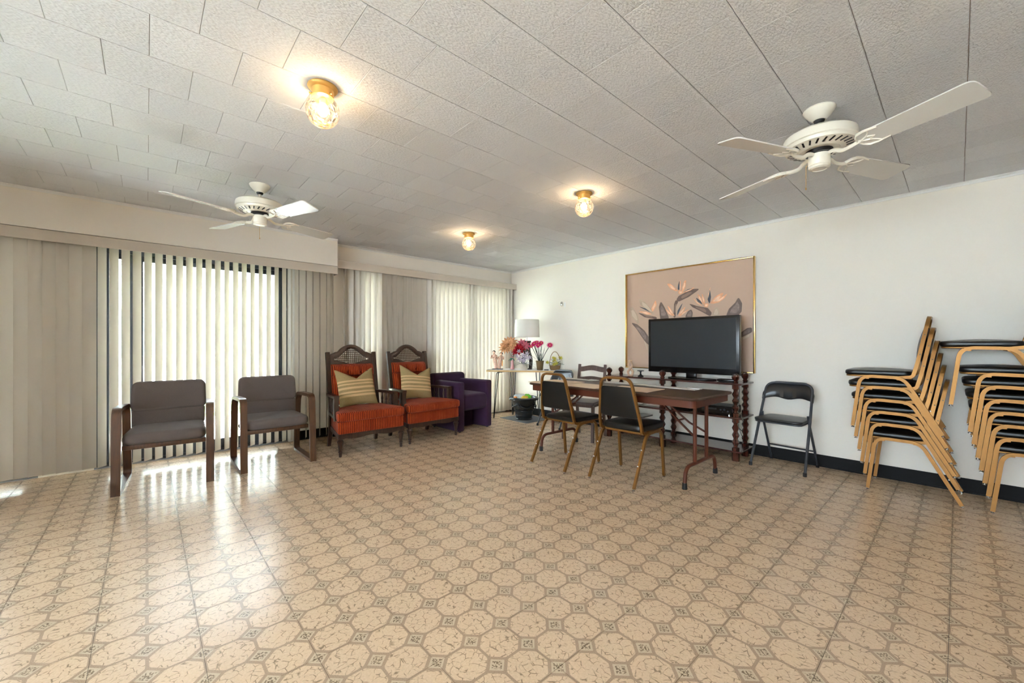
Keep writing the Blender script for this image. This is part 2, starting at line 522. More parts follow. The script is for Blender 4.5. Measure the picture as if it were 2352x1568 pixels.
# vinyl floor tile: printed octagon-and-square pattern, two octagons to a tile
FP = 0.313; FX0 = -0.025; FY0 = -0.1543
def floor_mat():
    m = mat('octagon_vinyl', rgb(190, 170, 146), 0.3, spec=0.22)
    t = NT(m)
    g = t.n('ShaderNodeNewGeometry'); sx = t.n('ShaderNodeSeparateXYZ'); t.link(g.outputs['Position'], sx.inputs[0])
    P = FP / 2
    def near(c, o):
        u = t.math('DIVIDE', t.math('SUBTRACT', c, o), P)
        fr = t.math('FRACT', t.math('ADD', u, 100.5))
        return t.math('ABSOLUTE', t.math('SUBTRACT', fr, 0.5))
    fu = near(sx.outputs['X'], FX0); fv = near(sx.outputs['Y'], FY0)
    ds = t.math('MULTIPLY', t.math('ADD', fu, fv), 0.70711)
    ou = t.math('SUBTRACT', 0.5, fu); ov = t.math('SUBTRACT', 0.5, fv)
    met = t.math('SMOOTH_MAX', t.math('SMOOTH_MAX', ou, ov, 0.03), t.math('MULTIPLY', t.math('ADD', ou, ov), 0.70711), 0.05)
    octm = t.ramp(met, 0.470, 0.460)
    sqm = t.ramp(ds, 0.165, 0.158)
    sqi = t.ramp(ds, 0.122, 0.108)
    pos = g.outputs['Position']
    # broken veins
    vo = t.n('ShaderNodeTexVoronoi'); vo.feature = 'DISTANCE_TO_EDGE'; vo.inputs['Scale'].default_value = 34
    nz = t.n('ShaderNodeTexNoise'); nz.inputs['Scale'].default_value = 22; nz.inputs['Detail'].default_value = 1
    t.link(pos, nz.inputs['Vector'])
    vm = t.n('ShaderNodeVectorMath'); vm.operation = 'MULTIPLY_ADD'
    t.link(nz.outputs['Color'], vm.inputs[0]); vm.inputs[1].default_value = (0.03, 0.03, 0); t.link(pos, vm.inputs[2])
    t.link(vm.outputs[0], vo.inputs['Vector'])
    n2 = t.n('ShaderNodeTexNoise'); n2.inputs['Scale'].default_value = 45; n2.inputs['Detail'].default_value = 1
    t.link(pos, n2.inputs['Vector'])
    vein = t.math('MULTIPLY', t.ramp(vo.outputs['Distance'], 0.055, 0.015), t.ramp(n2.outputs['Fac'], 0.42, 0.58))
    # speckle for border and squares
    n3 = t.n('ShaderNodeTexNoise'); n3.inputs['Scale'].default_value = 420; n3.inputs['Detail'].default_value = 0
    t.link(pos, n3.inputs['Vector'])
    n4 = t.n('ShaderNodeTexNoise'); n4.inputs['Scale'].default_value = 130; n4.inputs['Detail'].default_value = 1.5
    t.link(pos, n4.inputs['Vector'])
    n5 = t.n('ShaderNodeTexNoise'); n5.inputs['Scale'].default_value = 3.5; n5.inputs['Detail'].default_value = 1
    t.link(pos, n5.inputs['Vector'])
    face = t.mix(t.ramp(n4.outputs['Fac'], .3, .7), rgb(208, 178, 147), rgb(219, 191, 160))
    face = t.mix(vein, face, rgb(142, 120, 97))
    bord = t.mix(t.ramp(n3.outputs['Fac'], .35, .65), rgb(158, 133, 110), rgb(182, 157, 132))
    spk = t.ramp(n4.outputs['Fac'], .47, .56)
    sq = t.mix(t.math('MULTIPLY', sqi, spk), rgb(200, 178, 150), rgb(128, 108, 88))
    c = t.mix(octm, bord, face)
    c = t.mix(sqm, c, sq)
    t.link(c, t.p.inputs['Base Color'])
    # emboss: faces stand proud of the printed border, veins pressed in
    hgt = t.math('ADD', octm, t.math('MULTIPLY', n2.outputs['Fac'], 0.8))
    b = t.n('ShaderNodeBump'); b.inputs['Strength'].default_value = 0.16; b.inputs['Distance'].default_value = 0.0012
    t.link(hgt, b.inputs['Height']); t.link(b.outputs['Normal'], t.p.inputs['Normal'])
    t.p.inputs['Roughness'].default_value = 0.23
    return m
M['floor'] = floor_mat()

def ceiling_mat():
    m = mat('embossed_ceiling_tile', rgb(220, 220, 222), 0.8, spec=0.2)
    t = NT(m)
    g = t.n('ShaderNodeNewGeometry')
    mp = t.n('ShaderNodeMapping'); mp.inputs['Scale'].default_value = (150, 70, 70)
    t.link(g.outputs['Position'], mp.inputs['Vector'])
    n = t.n('ShaderNodeTexNoise'); n.inputs['Scale'].default_value = 1; n.inputs['Detail'].default_value = 1
    t.link(mp.outputs[0], n.inputs['Vector'])
    b = t.n('ShaderNodeBump'); b.inputs['Strength'].default_value = 0.9; b.inputs['Distance'].default_value = 0.004
    t.link(n.outputs['Fac'], b.inputs['Height']); t.link(b.outputs['Normal'], t.p.inputs['Normal'])
    oi = t.n('ShaderNodeObjectInfo')
    t.link(t.mix(oi.outputs['Random'], rgb(219, 219, 221), rgb(225, 225, 227)), t.p.inputs['Base Color'])
    return m
M['ceiling'] = ceiling_mat()
# ================================================================== THE SETTING
WY = 4.773            # wall with the picture
XL2 = -5.30           # window wall, section by the corner
XL1 = -5.38           # window wall, section under the soffit
XR = 1.30
YF = -3.60
def project(x, y, z):
    dx, dy, dz = x, y, z - 1.158
    t = -sin(TH) * dx + cos(TH) * dy
    if t < 0.05: return None
    return (1176 + 927.7 * (cos(TH) * dx + sin(TH) * dy) / t, 792 - 927.7 * dz / t, t)

def shown_area(x0, x1, y0, y1, z):
    q = [project(x, y, z) for x, y in ((x0, y0), (x1, y0), (x1, y1), (x0, y1))]
    if any(p is None for p in q): return 0.0
    if all(p[0] < 0 or p[0] > 2352 or p[1] < 0 or p[1] > 1568 for p in q): return 0.0
    a = 0
    for i in range(4):
        a += q[i][0] * q[(i + 1) % 4][1] - q[(i + 1) % 4][0] * q[i][1]
    return abs(a) / 2

# ---- floor: bed + vinyl tiles
b = MB().box(XL1 - 0.14, XR, YF, WY, -0.10, -0.0025)
floor = struct('floor', b, M['dark_gap'])
tiles = []
g = 0.0007
i0 = math.floor((XL1 - 0.05 - FX0) / FP); i1 = math.ceil((XR - FX0) / FP)
j0 = math.floor((YF - FY0) / FP); j1 = math.ceil((WY - FY0) / FP)
for i in range(i0, i1):
    for j in range(j0, j1):
        x0 = max(FX0 + i * FP, XL1 - 0.05) ; x1 = min(FX0 + (i + 1) * FP, XR)
        y0 = max(FY0 + j * FP, YF); y1 = min(FY0 + (j + 1) * FP, WY)
        if x1 - x0 < .01 or y1 - y0 < .01: continue
        full = (x1 - x0 > FP - 1e-4) and (y1 - y0 > FP - 1e-4)
        tiles.append((shown_area(x0, x1, y0, y1, 0), x0, x1, y0, y1, full))
tiles.sort(key=lambda q: -q[0])
tm = mesh('tile', MB().box(-FP / 2 + g, FP / 2 - g, -FP / 2 + g, FP / 2 - g, -0.003, 0))
tm.materials.append(M['floor'])
rest = MB()
cnt = 0
for a, x0, x1, y0, y1, full in tiles:
    if cnt < 300 and full and a > 60:
        o = bpy.data.objects.new('tile', tm); COL.objects.link(o); o.parent = floor
        o.location = ((x0 + x1) / 2, (y0 + y1) / 2, 0)
        cnt += 1
    else:
        rest.box(x0 + g, x1 - g, y0 + g, y1 - g, -0.003, 0)
o = obj('tile_field', rest, M['floor'], floor); o['kind'] = 'stuff'

# ---- ceiling: board + embossed tiles in running bond
CP = 0.3048; CX0 = -0.2744; CY0 = 0.0099
ceiling = struct('ceiling', MB().box(XL1 - 0.3, XR, YF, WY, H + 0.006, H + 0.10), M['joint'])
def tile_geo(mb, x0, x1, y0, y1):
    gx, gy, c, d = 0.0011, 0.0006, 0.0030, 0.0020
    x0 += gx; x1 -= gx; y0 += gy; y1 -= gy
    zt = H + 0.006
    vs = [(x0, y0, zt), (x1, y0, zt), (x1, y1, zt), (x0, y1, zt),
          (x0, y0, H + d), (x1, y0, H + d), (x1, y1, H + d), (x0, y1, H + d),
          (x0 + c, y0 + c * .6, H), (x1 - c, y0 + c * .6, H), (x1 - c, y1 - c * .6, H), (x0 + c, y1 - c * .6, H)]
    fs = [(0, 1, 2, 3), (8, 11, 10, 9)]
    for k in range(4):
        n = (k + 1) % 4
        fs += [(k, k + 4, n + 4, n), (k + 4, k + 8, n + 8, n + 4)]
    return mb.add(vs, fs)
cm = mesh('ceiling_tile', tile_geo(MB(), -CP / 2, CP / 2, -CP / 2, CP / 2)); cm.materials.append(M['ceiling'])
ct = []
for i in range(math.floor((XL1 - CX0) / CP), math.ceil((XR - CX0) / CP)):
    off = 0.0 if (i % 2) else 0.5       # row between lines -7 and -6 has joints at CY0
    for j in range(-14, 18):
        x0 = max(CX0 + i * CP, XL1); x1 = min(CX0 + (i + 1) * CP, XR)
        y0 = max(CY0 + (j + off) * CP, YF); y1 = min(CY0 + (j + 1 + off) * CP, WY)
        if x1 - x0 < .01 or y1 - y0 < .01: continue
        full = (x1 - x0 > CP - 1e-4) and (y1 - y0 > CP - 1e-4)
        ct.append((shown_area(x0, x1, y0, y1, H), x0, x1, y0, y1, full))
ct.sort(key=lambda q: -q[0])
rest = MB(); cnt = 0
for a, x0, x1, y0, y1, full in ct:
    if cnt < 300 and full and a > 60:
        o = bpy.data.objects.new('ceiling_tile', cm); COL.objects.link(o); o.parent = ceiling
        o.location = ((x0 + x1) / 2, (y0 + y1) / 2, 0)
        cnt += 1
    else:
        tile_geo(rest, x0, x1, y0, y1)
o = obj('ceiling_tile_field', rest, M['ceiling'], ceiling); o['kind'] = 'stuff'

# ---- walls
struct('wall_back', MB().box(XL1 - 0.2, XR + 0.2, WY, WY + 0.15, -0.1, H + 0.1), M['wall'])
struct('wall_right', MB().box(XR, XR + 0.15, YF - 0.15, WY, -0.1, H + 0.1), M['wall'])
FILL_WIN = (-2.1, 1.2, 0.60, 2.20)      # unseen window added behind the camera as fill light: x0, x1, sill, head
struct('wall_front', MB().box(XL1 - 0.2, FILL_WIN[0], YF - 0.15, YF, -0.1, H + 0.1).box(FILL_WIN[1], XR, YF - 0.15, YF, -0.1, H + 0.1)
       .box(FILL_WIN[0], FILL_WIN[1], YF - 0.15, YF, -0.1, FILL_WIN[2]).box(FILL_WIN[0], FILL_WIN[1], YF - 0.15, YF, FILL_WIN[3], H + 0.1), M['wall'])
WIN = [(-1.45, -0.70, 2.09), (-0.36, 1.255, 2.09), (1.97, 2.38, 2.135), (3.06, 4.63, 2.135)]   # openings in the window wall: y0, y1, head
W1 = WIN[1]; W2 = (1.97, 4.63, 2.135)
b = MB()
xo = XL1 - 0.20
def left_run(x1, ya, yb, wins):
    y = ya
    for (y0, y1, hd) in wins:
        b.box(xo, x1, y, y0, -0.1, H + 0.1)
        b.box(xo, x1, y0, y1, hd, H + 0.1)
        y = y1
    b.box(xo, x1, y, yb, -0.1, H + 0.1)
left_run(XL1, YF, 1.74, WIN[:2])
left_run(XL2, 1.74, WY, WIN[2:])
struct('wall_left', b, M['wall'])
struct('wall_left_soffit', MB().box(XL1, -5.06, YF, 1.722, 2.114, H), M['wall'])
# baseboards
struct('baseboard_back', MB().box(XL2, XR, WY - 0.008, WY, 0, 0.112).box(XL2, XR, WY - 0.016, WY - 0.008, 0, 0.012), M['base'])
struct('baseboard_left', MB().box(XL1, XL1 + 0.008, W1[1] + 0.07, 1.74, 0, 0.112).box(XL2, XL2 + 0.008, 1.74, W2[0], 0, 0.112).box(XL2, XL2 + 0.008, W2[1], WY, 0, 0.112), M['base'])
# cove trims under the ceiling
def cove(path):
    q = MB()
    return q
struct('trim_1', MB().prism([(WY, H), (WY - 0.022, H), (WY - 0.022, H - 0.006), (WY - 0.010, H - 0.014), (WY - 0.006, H - 0.026), (WY, H - 0.026)], XL2, XR, 'x'), M['trim'])
struct('trim_2', MB().prism([(XL2, H), (XL2 + 0.022, H), (XL2 + 0.022, H - 0.006), (XL2 + 0.010, H - 0.014), (XL2 + 0.006, H - 0.026), (XL2, H - 0.026)], 1.722, WY, 'y'), M['trim'])
struct('trim_3', MB().prism([(-5.06, H), (-5.045, H), (-5.045, H - 0.005), (-5.052, H - 0.012), (-5.055, H - 0.024), (-5.06, H - 0.024)], YF, 1.722, 'y'), M['trim'])
struct('trim_4', MB().box(XL1, XL1 + 0.012, W1[1], W1[1] + 0.07, 0, W1[2]), M['trim'])
struct('trim_5', MB().box(XL2, XL2 + 0.012, W2[0] - 0.04, W2[0], 0, W2[2]), M['trim'])

# ---- windows: dark aluminium sliding doors
def window(name, y0, y1, z1, x, stiles):
    w = struct(name, MB().box(x - 0.10, x, y0, y0 + 0.045, 0, z1).box(x - 0.10, x, y1 - 0.045, y1, 0, z1)
               .box(x - 0.10, x, y0 + .045, y1 - .045, z1 - 0.05, z1).box(x - 0.10, x, y0 + .045, y1 - .045, 0, 0.03), M['alu'])
    ys = [y0 + .045] + stiles + [y1 - .045]
    for k in range(len(ys) - 1):
        a, c = ys[k] + 0.001, ys[k + 1] - 0.001
        xx = x - 0.03 - 0.035 * (k % 2)
        f = MB().box(xx - .03, xx, a, a + .05, .03, z1 - .05).box(xx - .03, xx, c - .05, c, .03, z1 - .05)
        f.box(xx - .03, xx, a + .05, c - .05, .03, .125).box(xx - .03, xx, a + .05, c - .05, z1 - .10, z1 - .05)
        s = obj('sash', f, M['alu'], w)
        obj('pane', MB().box(xx - .018, xx - .012, a + .05, c - .05, .125, z1 - .10), M['glass'], s)
    obj('track', MB().box(x + 0.0, x + 0.03, y0, y1, 0, 0.012), M['alu_light'], w)
    return w
window('window_1', *WIN[0], XL1 - 0.03, [])
window('window_2', *WIN[1], XL1 - 0.03, [-0.075])
window('window_3', *WIN[2], XL2 - 0.03, [])
window('window_4', *WIN[3], XL2 - 0.03, [3.85])
w_fill = struct('added_fill_window', MB().box(FILL_WIN[0], FILL_WIN[0] + .05, YF - .10, YF - .02, FILL_WIN[2], FILL_WIN[3]).box(FILL_WIN[1] - .05, FILL_WIN[1], YF - .10, YF - .02, FILL_WIN[2], FILL_WIN[3])
            .box(FILL_WIN[0] + .05, FILL_WIN[1] - .05, YF - .10, YF - .02, FILL_WIN[2], FILL_WIN[2] + .05).box(FILL_WIN[0] + .05, FILL_WIN[1] - .05, YF - .10, YF - .02, FILL_WIN[3] - .05, FILL_WIN[3])
            .box(-0.475, -0.425, YF - .10, YF - .02, FILL_WIN[2] + .05, FILL_WIN[3] - .05), M['alu'])  # added window, never in view, there to brighten the room
obj('pane', MB().box(FILL_WIN[0] + .05, -0.475, YF - .06, YF - .054, FILL_WIN[2] + .05, FILL_WIN[3] - .05), M['glass'], w_fill)
obj('pane', MB().box(-0.425, FILL_WIN[1] - .05, YF - .06, YF - .054, FILL_WIN[2] + .05, FILL_WIN[3] - .05), M['glass'], w_fill)

# ---- outside
struct('ground_outside', MB().box(-40, XL1 - 0.2, -30, 40, -0.25, -0.12).box(XL1 - 0.2, 20, -30, YF - 0.15, -0.25, -0.12), mat('pale_concrete', rgb(236, 236, 234), 0.9))
lawn = struct('lawn_outside', MB().box(-11.6, -9.0, -12, 24, -0.12, -0.06), mat('grass', rgb(120, 140, 84), 0.95, noise=(6, 0.3)))
bl = thing('neighbour_building', 'pale building seen through the open blind slats', 'building', (-15, 0, -0.12))
wl = mat('pale_stucco', rgb(226, 222, 214), 0.9); wn = mat('window_dark', rgb(120, 130, 140), 0.1)
obj('wall', MB().box(-6, 0, -12, 14, 0, 5.6), wl, bl)
obj('roof', MB().box(-6.4, 0.5, -12.5, 14.5, 5.6, 5.85), mat('grey_roof', rgb(140, 138, 134), 0.8), bl)
for k in range(7):
    for zz in (0.9, 3.5):
        y = -10.5 + k * 3.5
        f = obj('window_frame', MB().box(0, .05, y - .85, y - .78, zz, zz + 1.4).box(0, .05, y + .78, y + .85, zz, zz + 1.4).box(0, .05, y - .78, y + .78, zz, zz + .07).box(0, .05, y - .78, y + .78, zz + 1.33, zz + 1.4).box(0, .05, y - .03, y + .03, zz + .07, zz + 1.33), wl, bl)
        obj('window_pane', MB().box(0.005, .02, y - .78, y + .78, zz + .07, zz + 1.33), wn, f)
fc = thing('metal_fence', 'thin railing fence on the lawn outside the window', 'fence', (-9.4, 0, -0.06))
fm = mat('grey_fence', rgb(150, 146, 136), 0.6)
obj('rail', MB().box(-.02, .02, -10, 20, 1.0, 1.04), fm, fc); obj('rail', MB().box(-.02, .02, -10, 20, .15, .19), fm, fc)
pm = mesh('picket', MB().box(-.012, .012, -.012, .012, .19, 1.0)); pm.materials.append(fm)
for k in range(60):
    o = bpy.data.objects.new('picket', pm); COL.objects.link(o); o.parent = fc; o.location = (0, -3 + k * 0.16, 0)
pst = mesh('post', MB().box(-.03, .03, -.03, .03, 0, 1.1)); pst.materials.append(fm)
for k in range(8):
    o = bpy.data.objects.new('post', pst); COL.objects.link(o); o.parent = fc; o.location = (0, -8 + k * 3.2, 0)

# ================================================================== VERTICAL BLINDS
def slat_mesh(z0, z1):
    b = MB(); n = 6; w = 0.089; sag = 0.007
    vs = []; fs = []
    zs = [z0, z1]
    for z in zs:
        for k in range(n + 1):
            u = -w / 2 + w * k / n
            vs.append((u, sag * (1 - (2 * u / w) ** 2) - sag / 2, z))
    for k in range(n): fs.append((k, k + 1, n + 2 + k, n + 1 + k))
    b.add(vs, fs)
    return mesh('slat', b, 60)
def blind(name, label, y0, y1, xv, ztop, zbot, slats, zs0, capd=0.012):
    t = thing(name, label, 'blind', (xv, y0, 0), 0, 'vertical blinds on the window wall')
    L = y1 - y0
    obj('valance', MB().bbox(-0.012, 0, 0.004, L - 0.004, zbot, ztop, .003, 2).box(-0.13, -0.012, 0.004, L - 0.004, ztop - 0.004, ztop), M['valance'], t)
    for a in (0.0, L - 0.004):
        obj('end_cap', MB().bbox(-0.13, 0.006, a, a + 0.004, zbot - 0.004, ztop + 0.003, .0015, 1), M['valance'], t)
    obj('head_rail', MB().box(-0.105, -0.065, 0.02, L - 0.02, zbot + 0.025, zbot + 0.062), M['alu_light'], t)
    me = slat_mesh(zs0, zbot + 0.03); me.materials.append(M['slat'])
    carrier = MB().box(-.006, .006, -.004, .004, zbot + .028, zbot + .034)
    for (y, beta) in slats:
        # slat runs from inside to outside along (-cos b, sin b)
        ang = math.atan2(sin(beta), -cos(beta))
        o = bpy.data.objects.new('slat', me); COL.objects.link(o); o.parent = t
        o.location = (-0.085, y - y0, 0); o.rotation_euler = (0, 0, ang)
    return t
rng = random.Random(3)
sl = []
y = -0.985
while y < 1.70:
    if y < -0.34: be = rad(80 + rng.uniform(-5, 5))
    elif y < 1.20: be = rad(39 + rng.uniform(-3, 3))
    else: be = rad(22 + rng.uniform(-3, 3))
    sl.append((y, be)); y += 0.0765
blind('vertical_blind', 'long vertical blind with partly open slats behind the two grey armchairs', YF + 0.02, 1.722, -5.052, 2.109, 2.016, sl, 0.068)
sl = []
y = 1.86
while y < 4.72:
    if y < 1.90: be = rad(15)
    elif y < 2.36: be = rad(-50 + rng.uniform(-3, 3))
    elif y < 3.08: be = rad(74 + rng.uniform(-8, 8))
    elif y < 4.50: be = rad(-42 + rng.uniform(-2, 2))
    else: be = rad(-35 + rng.uniform(-4, 4))
    sl.append((y, be)); y += 0.0765
blind('vertical_blind', 'vertical blind with mostly closed slats behind the orange and purple chairs', 1.745, 4.765, -5.15, 2.208, 2.113, sl, 0.03)

# ================================================================== CEILING LIGHTS
def ceiling_light(x, y, label):
    t = thing('ceiling_light', label, 'ceiling light', (x, y, H), 0, 'globe ceiling lights')
    obj('base', MB().lathe([(0.0, 0), (0.068, 0), (0.070, -0.006), (0.066, -0.012), (0.060, -0.016), (0.052, -0.018), (0.050, -0.052), (0.053, -0.056), (0.047, -0.058), (0.0, -0.058)], 40), M['brass'], t, 35)
    for k in range(3):
        a = 2 * pi * k / 3 + .4
        obj('thumb_screw', MB().tube([(0.050 * cos(a), 0.050 * sin(a), -0.047), (0.062 * cos(a), 0.062 * sin(a), -0.047)], 0.004, 8), M['brass'], t, 40)
    pr = []
    R = 0.079
    for k in range(17):
        a = pi * (0.21 + 0.79 * k / 16)
        pr.append((R * sin(a), -0.120 + R * cos(a)))
    pr[-1] = (0.0, -0.120 - R)
    obj('globe', MB().lathe(pr, 32, caps=False), M['globe'], t, 60)
    bp = []
    for k in range(9):
        a = pi * k / 8
        bp.append((0.024 * sin(a), -0.122 - 0.024 * cos(a) * 1.25 + 0.006))
    bp[0] = (0, bp[0][1]); bp[-1] = (0, bp[-1][1])
    obj('bulb', MB().lathe(bp, 12, caps=False), M['bulb'], t, 60)
    obj('socket', MB().lathe([(0.014, -0.058), (0.016, -0.085), (0.012, -0.090)], 16), M['wirewhite'], t, 40)
    return t
ceiling_light(-2.12, 0.65, 'brass ceiling light with crackled globe, nearest and largest, above the empty floor')
ceiling_light(-2.12, 2.74, 'brass ceiling light with crackled globe above the brown folding table')
ceiling_light(-3.77, 2.745, 'brass ceiling light with crackled globe nearest the window corner')
ceiling_light(-0.50, 0.66, 'brass ceiling light with crackled globe added overhead as unseen fill, just out of the picture')  # unseen fourth lamp on the lamp grid, added to brighten the room

# ================================================================== CEILING FANS
def fan_parts(t, base):
    obj('canopy', MB().lathe([(0, 0), (0.072, 0), (0.074, -0.006), (0.070, -0.014), (0.066, -0.022), (0.050, -0.042), (0.036, -0.056), (0.030, -0.062), (0, -0.062)], 36), M['fan'], t, 35)
    obj('collar', MB().lathe([(0.026, -0.060), (0.022, -0.072), (0.016, -0.078), (0, -0.078)], 24), M['black'], t, 35)
    obj('downrod', MB().lathe([(0.0135, -0.065), (0.0135, -0.140)], 16), M['fan'], t, 35)
    mh = obj('motor_housing', MB().lathe([(0, -0.128), (0.10, -0.130), (0.148, -0.138), (0.163, -0.150), (0.167, -0.165), (0.167, -0.192), (0.160, -0.196), (0.160, -0.200), (0.155, -0.212), (0.104, -0.228), (0.090, -0.230), (0.086, -0.226), (0, -0.226)], 48), M['fan'], t, 30)
    sm = MB()
    sm.box(-0.017, 0.017, -0.0042, 0.0042, -0.0012, 0.0012)
    sme = mesh('vent_slot', sm); sme.materials.append(M['black'])
    for k in range(26):
        a = 2 * pi * k / 26
        o = bpy.data.objects.new('vent_slot', sme); COL.objects.link(o); o.parent = mh
        o.matrix_local = Rz(a) @ Tr(0.130, 0, -0.2205) @ Ry(-0.305) @ Rz(0.35)
    obj('flywheel', MB().lathe([(0.060, -0.224), (0.062, -0.246), (0.045, -0.250), (0, -0.250)], 32), M['black'], t, 35)
    obj('switch_housing', MB().lathe([(0, -0.236), (0.040, -0.238), (0.049, -0.246), (0.050, -0.300), (0.048, -0.304), (0.048, -0.307), (0.050, -0.310), (0.046, -0.320), (0.036, -0.326), (0.034, -0.322), (0, -0.322)], 36), M['fan'], t, 35)
    obj('pull_chain', MB().tube([(-0.052, 0.01, -0.285), (-0.060, 0.01, -0.287), (-0.062, 0.01, -0.30), (-0.062, 0.01, -0.405)], 0.0013, 6).lathe([(0, 0), (.003, .003), (.003, .012), (0, .016)], 8, -0.062, 0.01, -0.42), M['brass'], t, 40)
    bl = []
    r0, r1, w0, w1 = 0.200, 0.635, 0.056, 0.072
    out = fillet2([(r0, -w0), (r1, -w1), (r1, w1), (r0, w0)], 0.03, 5)
    pitch = rad(-13)
    bm_ = MB().prism(out, 0, 0.006, 'z')
    bme = mesh('blade', bm_, 40); bme.materials.append(M['fan_blade'])
    # bracket: arm from the flywheel, two curled prongs under the blade root
    br = MB()
    arm = fillet([(0.045, 0, 0.010), (0.085, 0, 0.006), (0.115, 0, -0.018), (0.165, 0, -0.014), (0.205, 0, -0.004)], 0.03, 4)
    br.tube(arm, [0.011] * len(arm), 8, ry=[0.007] * len(arm))
    for s in (1, -1):
        c = [(0.190, 0, -0.005), (0.196, s * 0.030, -0.004), (0.214, s * 0.052, -0.0045), (0.245, s * 0.058, -0.0045), (0.300, s * 0.052, -0.0045)]
        br.tube(c, [0.009, 0.009, 0.009, 0.008, 0.006], 8, ry=[0.004] * 5, up=(0, 0, 1))
        c = [(0.200, 0, -0.005), (0.235, s * 0.016, -0.004), (0.252, s * 0.034, -0.0045), (0.262, s * 0.055, -0.0045)]
        br.tube(c, [0.007] * 4, 6, ry=[0.0035] * 4, up=(0, 0, 1))
    c = [(0.235, -0.016, -0.0045), (0.262, 0, -0.0045), (0.235, 0.016, -0.0045)]
    br.tube(c, [0.006] * 3, 6, ry=[0.0035] * 3, up=(0, 0, 1))
    brme = mesh('blade_bracket', br, 50); brme.materials.append(M['fan'])
    for k in range(4):
        Mx = Rz(base + k * pi / 2) @ Tr(0, 0, -0.268) @ Rx(pitch)
        o = bpy.data.objects.new('blade', bme); COL.objects.link(o); o.parent = t; o.matrix_local = Mx
        q = bpy.data.objects.new('blade_bracket', brme); COL.objects.link(q); q.parent = t
        q.matrix_local = Rz(base + k * pi / 2) @ Tr(0, 0, -0.262) @ Rx(pitch)
t = thing('ceiling_fan', 'cream four-blade ceiling fan nearest the stacked chairs', 'ceiling fan', (-0.507, 2.712, H), 0, 'ceiling fans')
fan_parts(t, rad(-25))
t = thing('ceiling_fan', 'white four-blade ceiling fan in front of the long blind', 'ceiling fan', (-3.755, 0.674, H), 0, 'ceiling fans')
fan_parts(t, rad(20))
# ================================================================== GREY ARMCHAIRS
def stand(mb, fn):
    for i, v in enumerate(mb.v): mb.v[i] = fn(*v)
    return mb

def grey_chair(loc, rz, label):
    t = thing('armchair', label, 'armchair', loc, rz, 'grey armchairs by the window')
    for s in (1, -1):
        x = s * 0.290
        p = [(x, 0.300, 0.0), (x, 0.262, 0.655), (x, -0.235, 0.640), (x, -0.305, 0.014), (x, 0.285, 0.014)]
        path = fillet(p, [0.075, 0.11, 0.06], 7)
        obj('arm_loop', MB().tube(path, 0.0275, 4, ry=0.0145, up=(1, 0, 0)), M['oak'], t, 40)
    obj('seat', MB().pad(rrect(0.50, 0.53, -0.235, 0.285, 0.07, 5), 0.368, 0.462, 0.036, 0.018, 0.0), M['greyfabric'], t, 60)
    obj('apron', MB().bbox(-0.262, 0.262, -0.22, 0.25, 0.330, 0.369, 0.008), M['oak'], t, 40)
    def up(z0, z1, th, lean0, bow, w0, w1, r):
        m = MB().pad(rrect(w0, w1, z0, z1, r, 5), -th / 2, th / 2, th * .42, 0.010, 0.010)
        return stand(m, lambda x, z, y: (x, -0.225 - (z - 0.44) * 0.16 - y + bow * x * x, z))
    obj('backrest', up(0.575, 0.832, 0.075, 0, 0.55, 0.530, 0.515, 0.055), M['greyfabric'], t, 60)
    obj('lumbar_panel', up(0.440, 0.590, 0.060, 0, 0.55, 0.505, 0.512, 0.02), M['greyfabric'], t, 60)
    b = MB()
    stand(b.bbox(-0.22, 0.22, -0.008, 0.008, 0.36, 0.78, 0.005), lambda x, y, z: (x, -0.268 - (z - 0.44) * 0.16 + y + 0.4 * x * x, z))
    obj('back_panel', b, M['oak'], t, 40)
    return t
grey_chair((-4.600, 0.140, 0), rad(-95), 'grey fabric armchair with oak arm loops, the nearer one at the open blind')
grey_chair((-4.620, 0.943, 0), rad(-90), 'grey fabric armchair with oak arm loops beside the orange chair')

